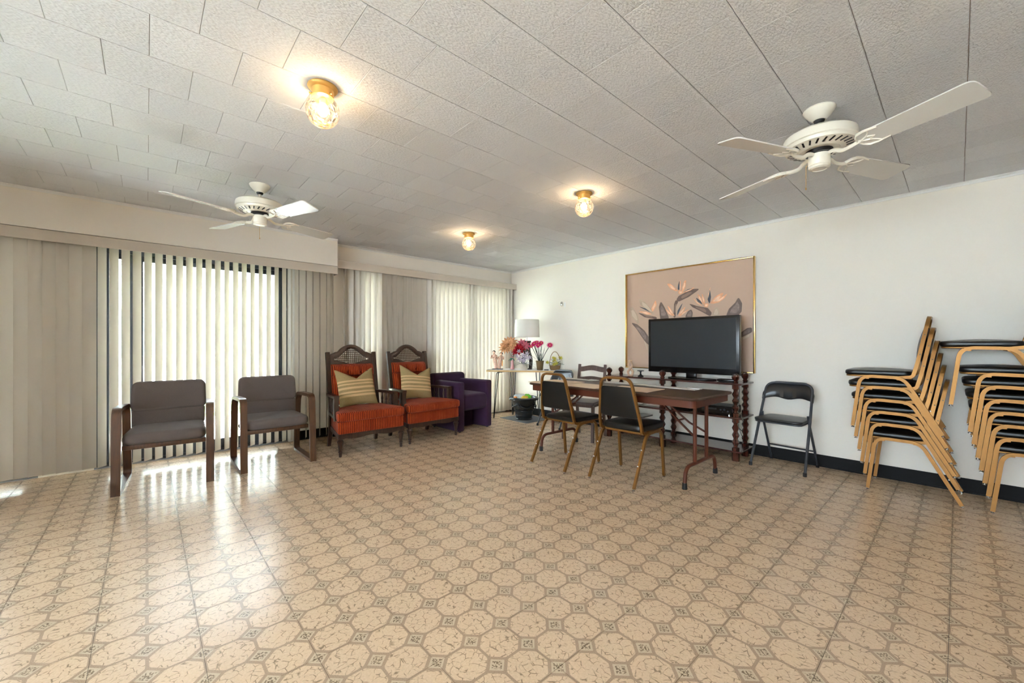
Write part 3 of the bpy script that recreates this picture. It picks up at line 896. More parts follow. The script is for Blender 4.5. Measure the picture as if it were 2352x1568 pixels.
# ================================================================== ORANGE HIGH-BACK ARMCHAIRS
def orange_chair(loc, rz, label):
    t = thing('high_back_armchair', label, 'armchair', loc, rz, 'orange corduroy high-back armchairs')
    W = M['walnut']
    # back plane: leans backwards from (y=-.235,z=.40) to (y=-.365,z=1.08)
    def by(z): return -0.235 - (z - 0.40) * 0.19
    hw = 0.272
    for s in (1, -1):
        leg = [(s * 0.275, -0.300, 0.0), (s * 0.270, -0.252, 0.20), (s * 0.268, -0.240, 0.36)]
        obj('rear_leg', MB().tube(leg, [0.017, 0.021, 0.022], 4, up=(1, 0, 0)), W, t, 30)
        post = [(s * hw, by(.34) , 0.34), (s * hw, by(.7), 0.70), (s * hw, by(1.07), 1.072)]
        obj('back_post', MB().tube(post, 0.0215, 4, ry=0.018, up=(1, 0, 0)), W, t, 30)
        pf = [(0.010, 0.0), (0.014, 0.004), (0.015, 0.048), (0.021, 0.052), (0.021, 0.058), (0.016, 0.062), (0.024, 0.120), (0.031, 0.150), (0.034, 0.158), (0.034, 0.164), (0.026, 0.172), (0.020, 0.182), (0.026, 0.190), (0.026, 0.20)]
        obj('front_leg', MB().lathe(pf, 12, s * 0.335, 0.275, 0).box(s * 0.335 - .028, s * 0.335 + .028, 0.247, 0.303, 0.19, 0.236), W, t, 35)
    # crest: arched ring around the cane
    def top(x):
        a = abs(x) / 0.25
        if a < 0.62: return 1.075 + 0.088 * cos(a / 0.62 * pi / 2) ** 0.75
        if a < 0.74: return 1.075
        return 1.075 - 0.03 * ((a - .74) / .26) ** .7
    def inn(x):
        a = abs(x) / 0.205
        return 1.010 + 0.105 * (0.5 + 0.5 * cos(min(1, a / 0.9) * pi)) ** 0.8 - 0.012 * a
    def low(x):
        return 0.958 - 0.022 * cos(min(1, abs(x) / .205) * pi)
    N = 36
    outer = []; inner = []
    for k in range(N + 1):
        f = k / N
        outer.append((-0.255 + 0.51 * f, top(-0.25 + 0.5 * f)))
        inner.append((-0.205 + 0.41 * f, inn(-0.205 + 0.41 * f)))
    for k in range(N + 1):
        f = k / N
        outer.append((0.255 - 0.51 * f, 0.915))
        inner.append((0.205 - 0.41 * f, low(0.205 - 0.41 * f)))
    def ringpts(poly, off): return [(x, by(z) + off, z) for x, z in poly]
    m = MB()
    n = len(outer)
    R = [ringpts(outer, -.012), ringpts(outer, .014), ringpts([( (o[0] * .5 + i[0] * .5), (o[1] * .5 + i[1] * .5)) for o, i in zip(outer, inner)], .022), ringpts(inner, .010), ringpts(inner, -.012)]
    vs = [p for r in R for p in r]; fs = []
    for a in range(5):
        c = (a + 1) % 5
        for j in range(n): fs.append((a * n + j, a * n + (j + 1) % n, c * n + (j + 1) % n, c * n + j))
    m.add(vs, fs)
    obj('crest_rail', m, W, t, 40)
    # cane: octagon-holed lattice
    m = MB(); p = 0.0225
    for ix in range(-9, 10):
        for iz in range(-3, 9):
            x = ix * p; z = 0.965 + iz * p
            if abs(x) > 0.2 or z > inn(x) + 0.004 or z < low(x) - 0.004: continue
            vs = []; h = p / 2; q = 0.0088
            sqp = [(-h, -h), (0, -h), (h, -h), (h, 0), (h, h), (0, h), (-h, h), (-h, 0)]
            for (a, c) in sqp: vs.append((x + a, by(z + c), z + c))
            for k in range(8):
                an = 2 * pi * k / 8 - 3 * pi / 4
                vs.append((x + q * cos(an), by(z + q * sin(an)) + .001, z + q * sin(an)))
            m.add(vs, [(k, (k + 1) % 8, 8 + (k + 1) % 8, 8 + k) for k in range(8)])
    obj('cane_panel', m, mat_cane, t)
    # tufted back cushion
    m = MB(); nx, nz = 40, 30; vs = []; fs = []
    tuft = [(-0.075, 0.835), (0.075, 0.835)]
    for side in (1, -1):
        o0 = len(vs)
        for k in range(nz + 1):
            z = 0.47 + 0.465 * k / nz
            for j in range(nx + 1):
                x = -0.25 + 0.5 * j / nx
                u = abs(x) / 0.25; v = abs((z - 0.7025) / 0.2325)
                th = 0.058 * (max(0, 1 - u ** 8) * max(0, 1 - v ** 10)) ** 0.4
                if side == 1:
                    th += 0.022 if z > 0.80 else -0.004 + 0.0 * z
                    th *= (max(0, 1 - u ** 10) * max(0, 1 - v ** 14)) ** 0.3
                    th -= 0.014 * math.exp(-((z - 0.795) / 0.007) ** 2) * (1 if u < .98 else 0)
                    for (tx, tz) in tuft:
                        d = sqrt((x - tx) ** 2 + (z - tz) ** 2)
                        th -= 0.045 * math.exp(-(d / 0.017) ** 2)
                        if z > tz: th -= 0.014 * math.exp(-((x - tx) / .008) ** 2) * max(0, 1 - (z - tz) / .09)
                        else: th -= 0.009 * math.exp(-((abs(x - tx) - (tz - z) * .8) / .010) ** 2) * max(0, 1 - (tz - z) / .06)
                    vs.append((x, by(z) + 0.012 + max(th, 0), z))
                else:
                    vs.append((x, by(z) + 0.012 - th * 0.18, z))
        for k in range(nz):
            for j in range(nx):
                a = o0 + k * (nx + 1) + j
                fs.append((a, a + 1, a + nx + 2, a + nx + 1))
    m.add(vs, fs)
    obj('back_cushion', m, M['corduroy'], t, 70)
    for (tx, tz) in tuft:
        obj('button', MB().lathe([(0.008, -.002), (0.0085, .002), (0.005, .005), (0, .006)], 12, M=Tr(tx, by(tz) + 0.034, tz) @ Rx(-pi / 2)), M['corduroy'], t, 50)
    # seat
    obj('seat_cushion', MB().pad(rrect(0.56, 0.755, -0.21, 0.335, 0.045, 5), 0.362, 0.462, 0.030, 0.016, 0.0), M['corduroy'], t, 60)
    obj('seat_box', MB().pad(rrect(0.54, 0.735, -0.245, 0.312, 0.03, 4), 0.237, 0.368, 0.014, 0.0), M['corduroy'], t, 50)
    # apron with a shallow scalloped lower edge, four sides of the seat frame
    poly = [(-0.36, 0.238), (0.36, 0.238)]
    for k in range(21):
        x = 0.36 - 0.72 * k / 20
        poly.append((x, 0.186 + 0.016 * (0.5 + 0.5 * cos(x / 0.36 * 2 * pi)) * (1 if abs(x) < .3 else .3) - 0.006))
    obj('apron', MB().prism(poly, 0.270, 0.300, 'y'), W, t, 30)
    for s in (1, -1):
        m = MB().tube([(s * 0.345, 0.275, 0.214), (s * 0.265, -0.25, 0.214)], 0.024, 4, ry=0.013, up=(0, 0, 1))
        obj('side_rail', m, W, t, 30)
    obj('rear_rail', MB().box(-.26, .26, -.258, -.235, .19, .238), W, t)
    # arms
    for s in (1, -1):
        a = obj('armrest', MB().tube([(s * 0.285, by(.6) + 0.01, 0.597), (s * 0.315, -0.05, 0.602), (s * 0.332, 0.155, 0.602)], 0.026, 4, ry=0.014, up=(1, 0, 0)), W, t, 30)
        sup = fillet([(s * 0.333, 0.135, 0.590), (s * 0.334, 0.125, 0.50), (s * 0.340, 0.175, 0.36)], 0.06, 6)
        obj('arm_support', MB().tube(sup, 0.024, 4, ry=0.022, up=(1, 0, 0)), W, a, 35)
        obj('lower_rail', MB().tube([(s * 0.284, by(.4) + 0.015, 0.385), (s * 0.338, 0.15, 0.385)], 0.016, 4, ry=0.014, up=(1, 0, 0)), W, a, 35)
        sp = [(0.007, 0), (0.009, .02), (0.014, .05), (0.008, .075), (0.012, .085), (0.008, .095), (0.013, .12), (0.006, .17), (0.010, .20)]
        sme = mesh('spindle', MB().lathe(sp, 10), 50); sme.materials.append(W)
        for k in range(3):
            f = (k + .8) / 4
            o = bpy.data.objects.new('spindle', sme); COL.objects.link(o); o.parent = a
            o.location = (s * (0.288 + 0.044 * f), by(.45) + 0.02 + f * 0.36, 0.392)
    return t
mat_cane = mat('cane_webbing', rgb(86, 64, 46), 0.6)
orange_chair((-4.545, 1.822, 0), rad(-91), 'orange corduroy high-back armchair with cane crest next to the grey armchair')
orange_chair((-4.590, 2.600, 0), rad(-87), 'orange corduroy high-back armchair with cane crest next to the purple tub chair')

# ---- pillows with a chopped top edge
def pillow(loc, rz, lean, roll, label, seed):
    r = random.Random(seed)
    t = bpy.data.objects.new('throw_pillow', None); COL.objects.link(t)
    nx = nz = 26; w = 0.44; h = 0.44
    m = MB(); vs = []; fs = []
    for side in (1, -1):
        o0 = len(vs)
        for k in range(nz + 1):
            v = -1 + 2 * k / nz
            for j in range(nx + 1):
                u = -1 + 2 * j / nx
                th = 0.068 * (max(0, 1 - abs(u) ** 3.2) * max(0, 1 - abs(v) ** 3.2)) ** 0.55
                x = u * w / 2 * (1 - 0.055 * (1 - v * v)); z = (v + 1) / 2 * h
                z += 0.022 * (1 - u * u) * (1 if v < 0 else 0) * abs(v) ** 2
                if v > -0.2:
                    g = ((v + .2) / 1.2) ** 2
                    z -= g * 0.125 * max(0, 1 - abs(u + .02) / 0.95) ** 1.15
                th += 0.004 * sin(9 * u + seed) * sin(7 * v) * (1 - u * u) * (1 - v * v)
                vs.append((x, side * th, z))
        for k in range(nz):
            for j in range(nx):
                a = o0 + k * (nx + 1) + j
                fs.append((a, a + 1, a + nx + 2, a + nx + 1))
    m.add(vs, fs)
    o = obj('cover', m, M['striped'], t, 75)
    t.location = loc
    t.rotation_euler = (Rz(rz) @ Rx(lean) @ Ry(roll)).to_euler()
    tag(t, label, 'pillow', 'striped throw pillows')
    return t, o
pl, cv = pillow((-4.575, 1.800, 0.464), rad(-90), rad(19), rad(2), 'olive striped pillow with a dark label on the orange chair next to the grey armchair', 1)
obj('sewn_label', MB().box(-.012, .012, -.004, .004, -.012, .012), M['black'], pl, loc=(-0.155, .012, .395))
pillow((-4.635, 2.560, 0.464), rad(-90), rad(19), rad(-7), 'olive striped pillow on the orange chair next to the purple chair', 5)

# ================================================================== PURPLE TUB CHAIR
t = thing('tub_chair', 'purple fabric tub armchair beside the blinds', 'armchair', (-4.745, 3.30, 0), rad(-84))
P = M['purple']
for s in (1, -1):
    m = MB().bbox(s * 0.255 - .052, s * 0.255 + .052, -0.30, 0.335, 0.012, 0.665, 0.026, 4)
    stand(m, lambda x, y, z, s=s: (x - s * 0.05 * max(0, (-0.05 - y) / 0.25) ** 2, y, z - 0.0))
    obj('arm_panel', m, P, t, 50)
m = MB().bbox(-0.29, 0.29, -0.075, 0.075, 0.012, 0.755, 0.045, 4)
stand(m, lambda x, y, z: (x, y - 0.27 - max(0, z - .45) * 0.12 + 0.25 * x * x, z))
obj('backrest', m, P, t, 50)
obj('seat', MB().pad(rrect(0.42, 0.42, -0.22, 0.335, 0.03, 4), 0.275, 0.500, 0.05, 0.02), P, t, 60)
obj('base_panel', MB().box(-.205, .205, 0.02, 0.06, 0.012, 0.29), P, t)
for sx in (1, -1):
    for sy in (.29, -.25):
        obj('foot', MB().lathe([(.016, 0), (.016, .014)], 12, sx * .255, sy, 0), M['black'], t)

# ================================================================== GOLD STACKING CHAIRS
def gold_chair(name, label, group, thick=0.0):
    t = thing(name, label, 'chair', (0, 0, 0), 0, group)
    G = M['goldtube']
    Y = lambda u: 0.2535 - u
    for s in (1, -1):
        x = s * 0.212
        pth = fillet([(x * 1.01, Y(0), 0.012), (x, Y(0.046), 0.424), (x, Y(0.300), 0.418), (x * 1.01, Y(0.507), 0.012)], [0.075, 0.06], 6)
        f = obj('leg_frame', MB().tube(pth, 0.0095, 4, ry=0.0115, up=(1, 0, 0)), G, t, 35)
        for u, a in ((0.0, 0), (0.507, 0)):
            obj('glide', MB().lathe([(0.012, 0), (0.012, 0.004), (0.006, 0.006), (0.006, 0.014)], 12, x * 1.01, Y(u), 0), M['chrome'], f, 40)
        for (u, z) in ((0.372, .30), (0.43, .18)):
            obj('bumper', MB().lathe([(0, 0), (.005, 0), (.005, .006), (0, .008)], 8, M=Tr(x, Y(u) - .011, z) @ Rx(pi / 2 - .4)), M['wirewhite'], f)
    for u in (0.09, 0.27):
        obj('cross_bar', MB().tube([(-0.205, Y(u), 0.408), (0.205, Y(u), 0.408)], 0.009, 4, up=(0, 0, 1)), G, t)
    obj('seat_pan', MB().pad(rrect(0.375, 0.395, Y(0.335), Y(-0.05), 0.05, 5), 0.417, 0.430, 0.004), G, t, 40)
    obj('seat', MB().pad(rrect(0.385, 0.405, Y(0.345), Y(-0.057), 0.055, 5), 0.429, 0.470 + thick, 0.016, 0.014), M['vinyl'], t, 60)
    # back hoop
    def yb(z): return Y(0.368 + 0.066 * max(0, (z - .47)) / .41)
    hoop = [(-0.196, Y(0.275), 0.419), (-0.200, Y(0.350), 0.428), (-0.196, yb(.50), 0.52), (-0.142, yb(.88), 0.882), (0.142, yb(.88), 0.882), (0.196, yb(.5), 0.52), (0.200, Y(0.350), 0.428), (0.196, Y(0.275), 0.419)]
    hp = fillet(hoop, [0.02, 0.07, 0.075, 0.075, 0.07, 0.02], 7)
    obj('back_hoop', MB().tube(hp, 0.0115, 4, ry=0.0095, up=(0, 0, 1)), G, t, 35)
    m = MB().pad(rrect(0.362, 0.292, 0.545, 0.808, 0.03, 5), -0.010, 0.012, 0.009, 0.016, 0.004)
    stand(m, lambda x, z, y: (x, yb(z) + y + 0.002, z))
    obj('back_pad', m, M['vinyl'], t, 60)
    for s in (1, -1):
        for z in (.60, .75):
            obj('screw', MB().lathe([(0, 0), (.004, 0), (.003, .003), (0, .003)], 8, M=Tr(s * (0.196 - 0.054 * (z - .52) / .36 + .011), yb(z), z) @ Ry(s * pi / 2)), M['black'], t)
    return t
gA = gold_chair('banquet_chair', 'black vinyl chair with gold frame at the table, nearer the window', 'gold-framed chairs')
gA.location = (-2.594, 3.053, 0); gA.rotation_euler.z = rad(-1)
gB = gold_chair('banquet_chair', 'black vinyl chair with gold frame and thick seat at the middle of the table', 'gold-framed chairs', 0.016)
gB.location = (-1.945, 3.115, 0); gB.rotation_euler.z = rad(1)
names1 = ['lowest gold-framed chair, on the floor, in the six-high stack beside the folding chair', 'second gold-framed chair up in the six-high stack beside the folding chair',
          'third gold-framed chair up in the six-high stack beside the folding chair', 'fourth gold-framed chair up in the six-high stack beside the folding chair',
          'fifth gold-framed chair up in the six-high stack, just under the top one', 'topmost gold-framed chair on the six-high stack, its round back standing clear']
for k, (fx, z) in enumerate([(-.489, 0), (-.506, .112), (-.524, .204), (-.542, .300), (-.562, .400), (-.582, .486)]):
    dup(gA, (fx + 0.2535, 4.520, z), rad(90), names1[k], 'gold-framed chairs in stacks')
names2 = ['lowest gold-framed chair of the taller stack at the picture edge', 'second gold-framed chair up in the taller stack at the picture edge', 'third gold-framed chair up in the taller stack at the picture edge',
          'fourth gold-framed chair up in the taller stack at the picture edge', 'fifth gold-framed chair up in the taller stack at the picture edge', 'sixth gold-framed chair up in the taller stack at the picture edge',
          'seventh gold-framed chair up in the taller stack, under the shifted top one', 'top gold-framed chair of the taller stack, shifted forward over the others']
for k, (fx, z) in enumerate([(.159, 0), (.140, .100), (.124, .186), (.108, .272), (.092, .356), (.074, .448), (.056, .534), (-.036, .716)]):
    dup(gA, (fx + 0.2535, 4.540, z), rad(90), names2[k], 'gold-framed chairs in stacks')

# ================================================================== FOLDING TABLE
t = thing('folding_table', 'long brown laminate folding table in front of the TV stand', 'table', (-2.27, 3.51, 0), 0)
top = fillet2([(-0.925, -0.39), (0.925, -0.39), (0.925, 0.39), (-0.925, 0.39)], 0.07, 6)
obj('tabletop', MB().pad(top, 0.722, 0.744, 0.009), M['tabletop'], t, 50)
sk = fillet2([(-0.895, -0.36), (0.895, -0.36), (0.895, 0.36), (-0.895, 0.36)], 0.05, 6)
ski = fillet2([(-0.885, -0.35), (0.885, -0.35), (0.885, 0.35), (-0.885, 0.35)], 0.045, 6)
m = MB(); n = len(sk)
vs = [(x, y, .722) for x, y in sk] + [(x, y, .662) for x, y in sk] + [(x, y, .662) for x, y in ski] + [(x, y, .722) for x, y in ski]
m.add(vs, [((a * n + j), (a * n + (j + 1) % n), ((a + 1) % 4 * n + (j + 1) % n), ((a + 1) % 4 * n + j)) for a in range(4) for j in range(n)])
obj('skirt', m, M['brownsteel'], t, 40)
for s in (1, -1):
    x = s * 0.795
    l = obj('leg', MB().tube([(x, -0.115, 0.70), (x, -0.115, 0.165)], 0.0155, 12).tube([(x, 0.115, 0.70), (x, 0.115, 0.165)], 0.0155, 12), M['brownsteel'], t, 40)
    foot = fillet([(x, -0.305, 0.012), (x, -0.285, 0.170), (x, 0.285, 0.170), (x, 0.305, 0.012)], 0.10, 7)
    obj('foot_bar', MB().tube(foot, 0.0155, 12), M['brownsteel'], l, 40)
    for q in (-1, 1):
        obj('foot_cap', MB().lathe([(.019, 0), (.020, .004), (.018, .05)], 14, x, q * 0.304, 0), M['rubber'], l, 40)
    for q in (-.115, .115):
        obj('brace', MB().tube([(x - s * 0.012, q, 0.40), (x - s * 0.13, q * .6, 0.47), (x - s * 0.36, q * .3, 0.66)], 0.011, 4, ry=0.005, up=(0, 1, 0)), M['brownsteel'], l, 30)
    obj('brace_pivot', MB().tube([(x - s * .17, -.075, .50), (x - s * .17, .075, .50)], 0.008, 8), M['brownsteel'], l)
# placemats and long pale vanes on the table
for (x0, x1, y0, y1, z, rz, lb) in ((-3.215, -2.765, 3.145, 3.60, .745, 1.5, 'beige woven placemat at the window end of the folding table'), (-2.74, -2.29, 3.135, 3.47, .745, -2, 'beige woven placemat on the folding table between the two gold chairs'),
                                    (-2.265, -1.815, 3.20, 3.56, .745, 3, 'beige woven placemat nearest the bare end of the folding table')):
    w, d = x1 - x0, y1 - y0
    o = obj('placemat', MB().pad(fillet2([(-w / 2, -d / 2), (w / 2, -d / 2), (w / 2, d / 2), (-w / 2, d / 2)], .012, 2), 0, 0.004, .0015), M['placemat'], None, 40, loc=((x0 + x1) / 2, (y0 + y1) / 2, z), rot=(0, 0, rad(rz)))
    tag(o, lb, 'placemat', 'placemats on the folding table')
for (xc, yc, L, rz, lb, z) in ((-3.00, 3.80, 0.50, -8, 'grey flat strip at the far edge of the table near the window end', .7455), (-2.10, 3.745, 1.02, -3.5, 'long pale strip lying along the far edge of the folding table', .7455)):
    o = thing('blind_vane', lb, 'strip', (xc, yc, z), rad(rz), 'pale strips on the folding table')
    obj('strip', MB().bbox(-L / 2, L / 2, -.045, .045, 0, .010, .003, 1), M['vane'], o)
    obj('clip', MB().bbox(L / 2 - .09, L / 2 + .03, -.012, .03, .0101, .018, .002, 1), M['laminate'], o)

# ================================================================== FOLDING CHAIRS (black steel)
def folding_chair(loc, rz, label):
    t = thing('folding_chair', label, 'chair', loc, rz, 'black folding chairs')
    S = M['blacksteel']
    def up(z): return 0.205 - 0.315 * z / 0.80
    for s in (1, -1):
        obj('upright', MB().tube([(s * 0.222, up(0) , 0.015), (s * 0.208, up(.45), .45), (s * 0.198, up(.66), .66)], 0.0115, 12), S, t, 40)
        obj('foot_cap', MB().lathe([(.015, 0), (.015, .03), (.012, .034)], 12, s * .222, up(0), 0), M['rubber'], t, 40)
        obj('rear_leg', MB().tube([(s * 0.190, up(.50) + .01, 0.505), (s * 0.192, up(.47) - .01, .46), (s * 0.196, -0.215, 0.015)], 0.0105, 12), S, t, 40)
        obj('foot_cap', MB().lathe([(.014, 0), (.014, .03), (.011, .034)], 12, s * .196, -0.215, 0), M['rubber'], t, 40)
    obj('cross_bar', MB().tube([(-.195, -.166, .155), (.195, -.166, .155)], .0075, 8), S, t)
    # bent top of the frame, the vinyl panel wraps it
    hoop = fillet([(-.199, up(.63), .63), (-.193, up(.787), .787), (.193, up(.787), .787), (.199, up(.63), .63)], .12, 8)
    obj('top_hoop', MB().tube(hoop, .0115, 10), S, t, 40)
    N = 28; rings = []
    for k in range(N + 1):
        f = -1 + 2 * k / N
        a = abs(f)
        zt = 0.800 - 0.105 * max(0, (a - .52) / .48) ** 2.2
        zb = 0.640 - 0.020 * cos(f * pi) + 0.0
        zb = 0.632 + 0.018 * (0.5 - 0.5 * cos(a * 2 * pi)) - (0.012 if a > .9 else 0)
        x = f * 0.213
        bow = -0.030 * (1 - f * f)
        r = []
        for (zz, o_) in ((zb, 0), (zb + .01, .012), ((zb + zt) / 2, .014), (zt - .012, .012), (zt, 0), (zt - .012, -.012), ((zb + zt) / 2, -.012), (zb + .01, -.012)):
            r.append((x, up(zz) + bow + o_, zz))
        rings.append(r)
    obj('backrest', MB().rings(rings), M['foldvinyl'], t, 60)
    obj('seat_pan', MB().pad(rrect(.355, .395, -.150, .215, .06, 5), .430, .446, .006), S, t, 50)
    obj('seat', MB().pad(rrect(.36, .40, -.152, .222, .06, 5), .446, .470, .010, .006), M['foldvinyl'], t, 60)
    return t
folding_chair((-1.108, 4.515, 0), pi + rad(-5), 'black folding chair against the wall between the TV stand and the stacked chairs')
folding_chair((-3.830, 4.365, 0), pi + rad(-4), 'dark folding chair behind the table, in front of the flower stand')

# ---- brown wooden folding chair
t = thing('wooden_folding_chair', 'brown wooden ladder-back folding chair behind the folding table', 'chair', (-3.135, 4.055, 0), pi + rad(14))
B = M['brownchair']
def up(z): return -0.16 - 0.10 * (z - .45) / .45
for s in (1, -1):
    obj('rear_post', MB().tube([(s * .180, -.245, 0), (s * .178, -.17, .42), (s * .176, up(.9), .905)], .016, 4, ry=.011, up=(1, 0, 0)), B, t, 30)
    obj('front_leg', MB().tube([(s * .190, .195, 0), (s * .188, .175, .43)], .016, 4, up=(1, 0, 0)), B, t, 30)
    obj('brace', MB().tube([(s * .165, .165, .36), (s * .165, .10, .425)], .004, 6), M['black'], t)
for (z0, z1, ar) in ((.82, .88, .018), (.70, .745, .012), (.585, .63, .012)):
    N = 14; poly = []
    for k in range(N + 1):
        x = -.165 + .33 * k / N
        poly.append((x, z1 + ar * cos(x / .165 * pi) * .6 + ar * .2))
    for k in range(N + 1):
        x = .165 - .33 * k / N
        poly.append((x, z0 + ar * cos(x / .165 * pi) * .6))
    obj('back_slat', stand(MB().prism(poly, -.008, .008, 'y'), lambda x, y, z: (x, up(z) + y, z)), B, t, 30)
obj('seat', MB().pad(rrect(.36, .42, -.17, .215, .02, 3), .445, .472, .010, .004), mat('brown_vinyl_seat', rgb(92, 76, 74), .35), t, 50)
obj('seat_frame', MB().box(-.185, -.165, -.16, .19, .41, .445).box(.165, .185, -.16, .19, .41, .445).box(-.165, .165, .17, .19, .41, .445).box(-.165, .165, -.16, -.14, .41, .445), B, t)
for z in (.16, .25):
    obj('stretcher', MB().tube([(-.175, -.215 + z * .13, z), (.175, -.215 + z * .13, z)], .009, 4), B, t)
# ================================================================== TV STAND
t = thing('tv_stand', 'dark red wooden three-tier shelf stand with turned posts against the wall', 'tv stand', (-2.25, 4.52, 0), 0)
tv_stand = t
MH = M['mahogany']
def seg(z0, z1, blk=0.05):
    L = z1 - z0 - 2 * blk
    a = z0 + blk
    pr = [(.033, z0), (.033, a - .004), (.024, a), (.019, a + .012)]
    k = 3
    for i in range(k):
        c0 = a + .015 + (L - .03) * i / k; c1 = a + .015 + (L - .03) * (i + 1) / k
        pr += [(.020, c0 + .004), (.031, c0 + (c1 - c0) * .38), (.034, c0 + (c1 - c0) * .5), (.031, c0 + (c1 - c0) * .62), (.020, c1 - .004)]
    b_ = z1 - blk
    pr += [(.019, b_ - .012), (.024, b_), (.033, b_ + .004), (.033, z1)]
    return pr
prof = [(.036, 0), (.036, .084)] + [(.033, .0845)] + seg(.085, .428)[1:] + seg(.430, .762)
fin = [(.020, .7765), (.026, .788), (.018, .798), (.034, .822), (.038, .838), (.032, .856), (.018, .868), (.006, .874), (0, .875)]
pm = mesh('post', MB().lathe(prof, 8, ph=pi / 8), 28); pm.materials.append(MH)
fm = mesh('finial', MB().lathe(fin, 8, ph=pi / 8), 28); fm.materials.append(MH)
for xx in (.755, -.02, -.735):
    for yy in (-.145, .125):
        o = bpy.data.objects.new('post', pm); COL.objects.link(o); o.parent = t; o.location = (xx, yy, 0)
        q = bpy.data.objects.new('finial', fm); COL.objects.link(q); q.parent = o
for z in (.085, .420, .758):
    obj('shelf', MB().bbox(-.80, .82, -.188, .170, z, z + .018, .003, 1), M['mahogany_h'], t)

# ---- television
t = thing('television', 'black flat-screen television standing on the wooden stand', 'television', (-2.008, 4.50, .7765), 0)
obj('bezel', MB().bbox(-.508, .508, 0, .055, .064, .692, .008, 3), M['blackgloss'], t, 40)
obj('screen', MB().box(-.474, .474, -.003, .0005, .128, .664), M['screen'], t)
obj('back_shell', MB().bbox(-.38, .38, .054, .085, .13, .60, .02, 3), M['black'], t, 40)
obj('neck', MB().bbox(-.055, .055, .012, .05, .012, .07, .006, 2), M['blackgloss'], t, 40)
obj('base', MB().pad([(0.27 * cos(a * pi / 16), .03 + 0.115 * sin(a * pi / 16)) for a in range(32)], 0, .014, .006, .002), M['blackgloss'], t, 50)

# ---- things on the stand
t = thing('carved_figurine', 'pale carved wood figurine of an entwined couple on the stand', 'figurine', (-2.735, 4.46, .7765), rad(20))
cw = mat('pale_carved_wood', rgb(204, 170, 140), .5)
obj('plinth', MB().pad([(.034 * cos(a * pi / 8), .026 * sin(a * pi / 8)) for a in range(16)], 0, .016, .004), cw, t, 40)
for s in (1, -1):
    body = [(s * .022, 0, .014), (s * .030, 0, .05), (s * .006, s * .006, .085), (-s * .020, s * .004, .115), (-s * .026, 0, .135), (-s * .016, 0, .155), (-s * .010, 0, .168)]
    body = [Vector(q) for q in body]
    sm_ = []
    for i in range(len(body) - 1):
        for k in range(3):
            sm_.append(body[i].lerp(body[i + 1], k / 3))
    sm_.append(body[-1])
    rr = [.012 + .004 * sin(i / len(sm_) * pi * 2) for i in range(len(sm_))]
    obj('figure', MB().tube(sm_, rr, 10).lathe([(0, -.014), (.009, -.011), (.013, 0), (.009, .011), (0, .014)], 12, -s * .012, 0, .184), cw, t, 60)
t = thing('candle_holder', 'small black pedestal candle holder on the stand beside the figurine', 'candle holder', (-2.60, 4.47, .7765), 0)
obj('stem', MB().lathe([(.034, 0), (.034, .006), (.018, .016), (.009, .028), (.009, .050), (.016, .060)], 20), M['black'], t, 35)
obj('dish', MB().lathe([(0, .058), (.016, .060), (.040, .064), (.042, .070), (.036, .068), (0, .066)], 24), M['black'], t, 35)
t = thing('set_top_box', 'small black flat box on the top shelf beside the television', 'electronics', (-1.62, 4.50, .7765), rad(4))
obj('case', MB().bbox(-.085, .085, -.06, .06, .004, .026, .006, 2), M['blackgloss'], t, 40)
obj('foot_pad', MB().box(-.07, .07, -.05, .05, 0, .004), M['rubber'], t)
t = thing('disc_player', 'wide black disc player on the middle shelf under the television', 'electronics', (-1.735, 4.50, .4385), 0)
obj('case', MB().bbox(-.205, .205, -.13, .13, .012, .092, .004, 1), M['black'], t)
obj('front_panel', MB().bbox(-.205, .205, -.137, -.1305, .012, .092, .003, 1), M['blackgloss'], t)
obj('display', MB().box(-.09, .06, -.1385, -.1372, .052, .070), M['screen'], t)
for k, (x, z, r) in enumerate(((.10, .055, .009), (.135, .06, .011), (.17, .045, .008), (.12, .035, .006))):
    obj('button', MB().lathe([(r, 0), (r, .004), (0, .005)], 14, M=Tr(x, -.137, z) @ Rx(pi / 2)), M['alu'], t, 40)
for sx in (-.17, .17):
    for sy in (-.1, .1):
        obj('foot', MB().lathe([(.014, 0), (.014, .012)], 12, sx, sy, 0), M['chrome'], t)
t = thing('receiver_box', 'flat black box on the middle shelf behind the table leg', 'electronics', (-2.10, 4.52, .4385), rad(3))
obj('case', MB().bbox(-.10, .10, -.08, .08, .004, .036, .004, 1), M['blackgloss'], t)
obj('foot_pad', MB().box(-.08, .08, -.06, .06, 0, .004), M['rubber'], t)
for (x, y, w, d, rz, lb) in ((-2.42, 4.45, .19, .13, 12, 'white crumpled paper on the middle shelf near the centre post'), (-2.66, 4.46, .15, .11, -10, 'cream folded paper on the middle shelf near the window end')):
    m = MB(); n = 8; vs = []; fs = []
    rr = random.Random(int(x * 100))
    for s_ in (0, 1):
        for i in range(n + 1):
            for j in range(n + 1):
                u, v = i / n - .5, j / n - .5
                hgt = .004 + .022 * abs(sin(5 * u + 2)) * abs(cos(4 * v + 1)) * (1 - 3 * u * u)
                vs.append((u * w, v * d, hgt if s_ else 0.0))
    for s_ in (0, 1):
        o0 = s_ * (n + 1) ** 2
        for i in range(n):
            for j in range(n):
                a = o0 + i * (n + 1) + j
                fs.append((a, a + 1, a + n + 2, a + n + 1))
    m.add(vs, fs)
    o = obj('paper', m, M['paper'], None, 60, loc=(x, y, .4386), rot=(0, 0, rad(rz)))
    tag(o, lb, 'paper', 'papers on the TV stand')
obj('half_shelf', MB().bbox(-.80, -.30, -.10, .150, .276, .292, .002, 1), M['mahogany_h'], tv_stand)
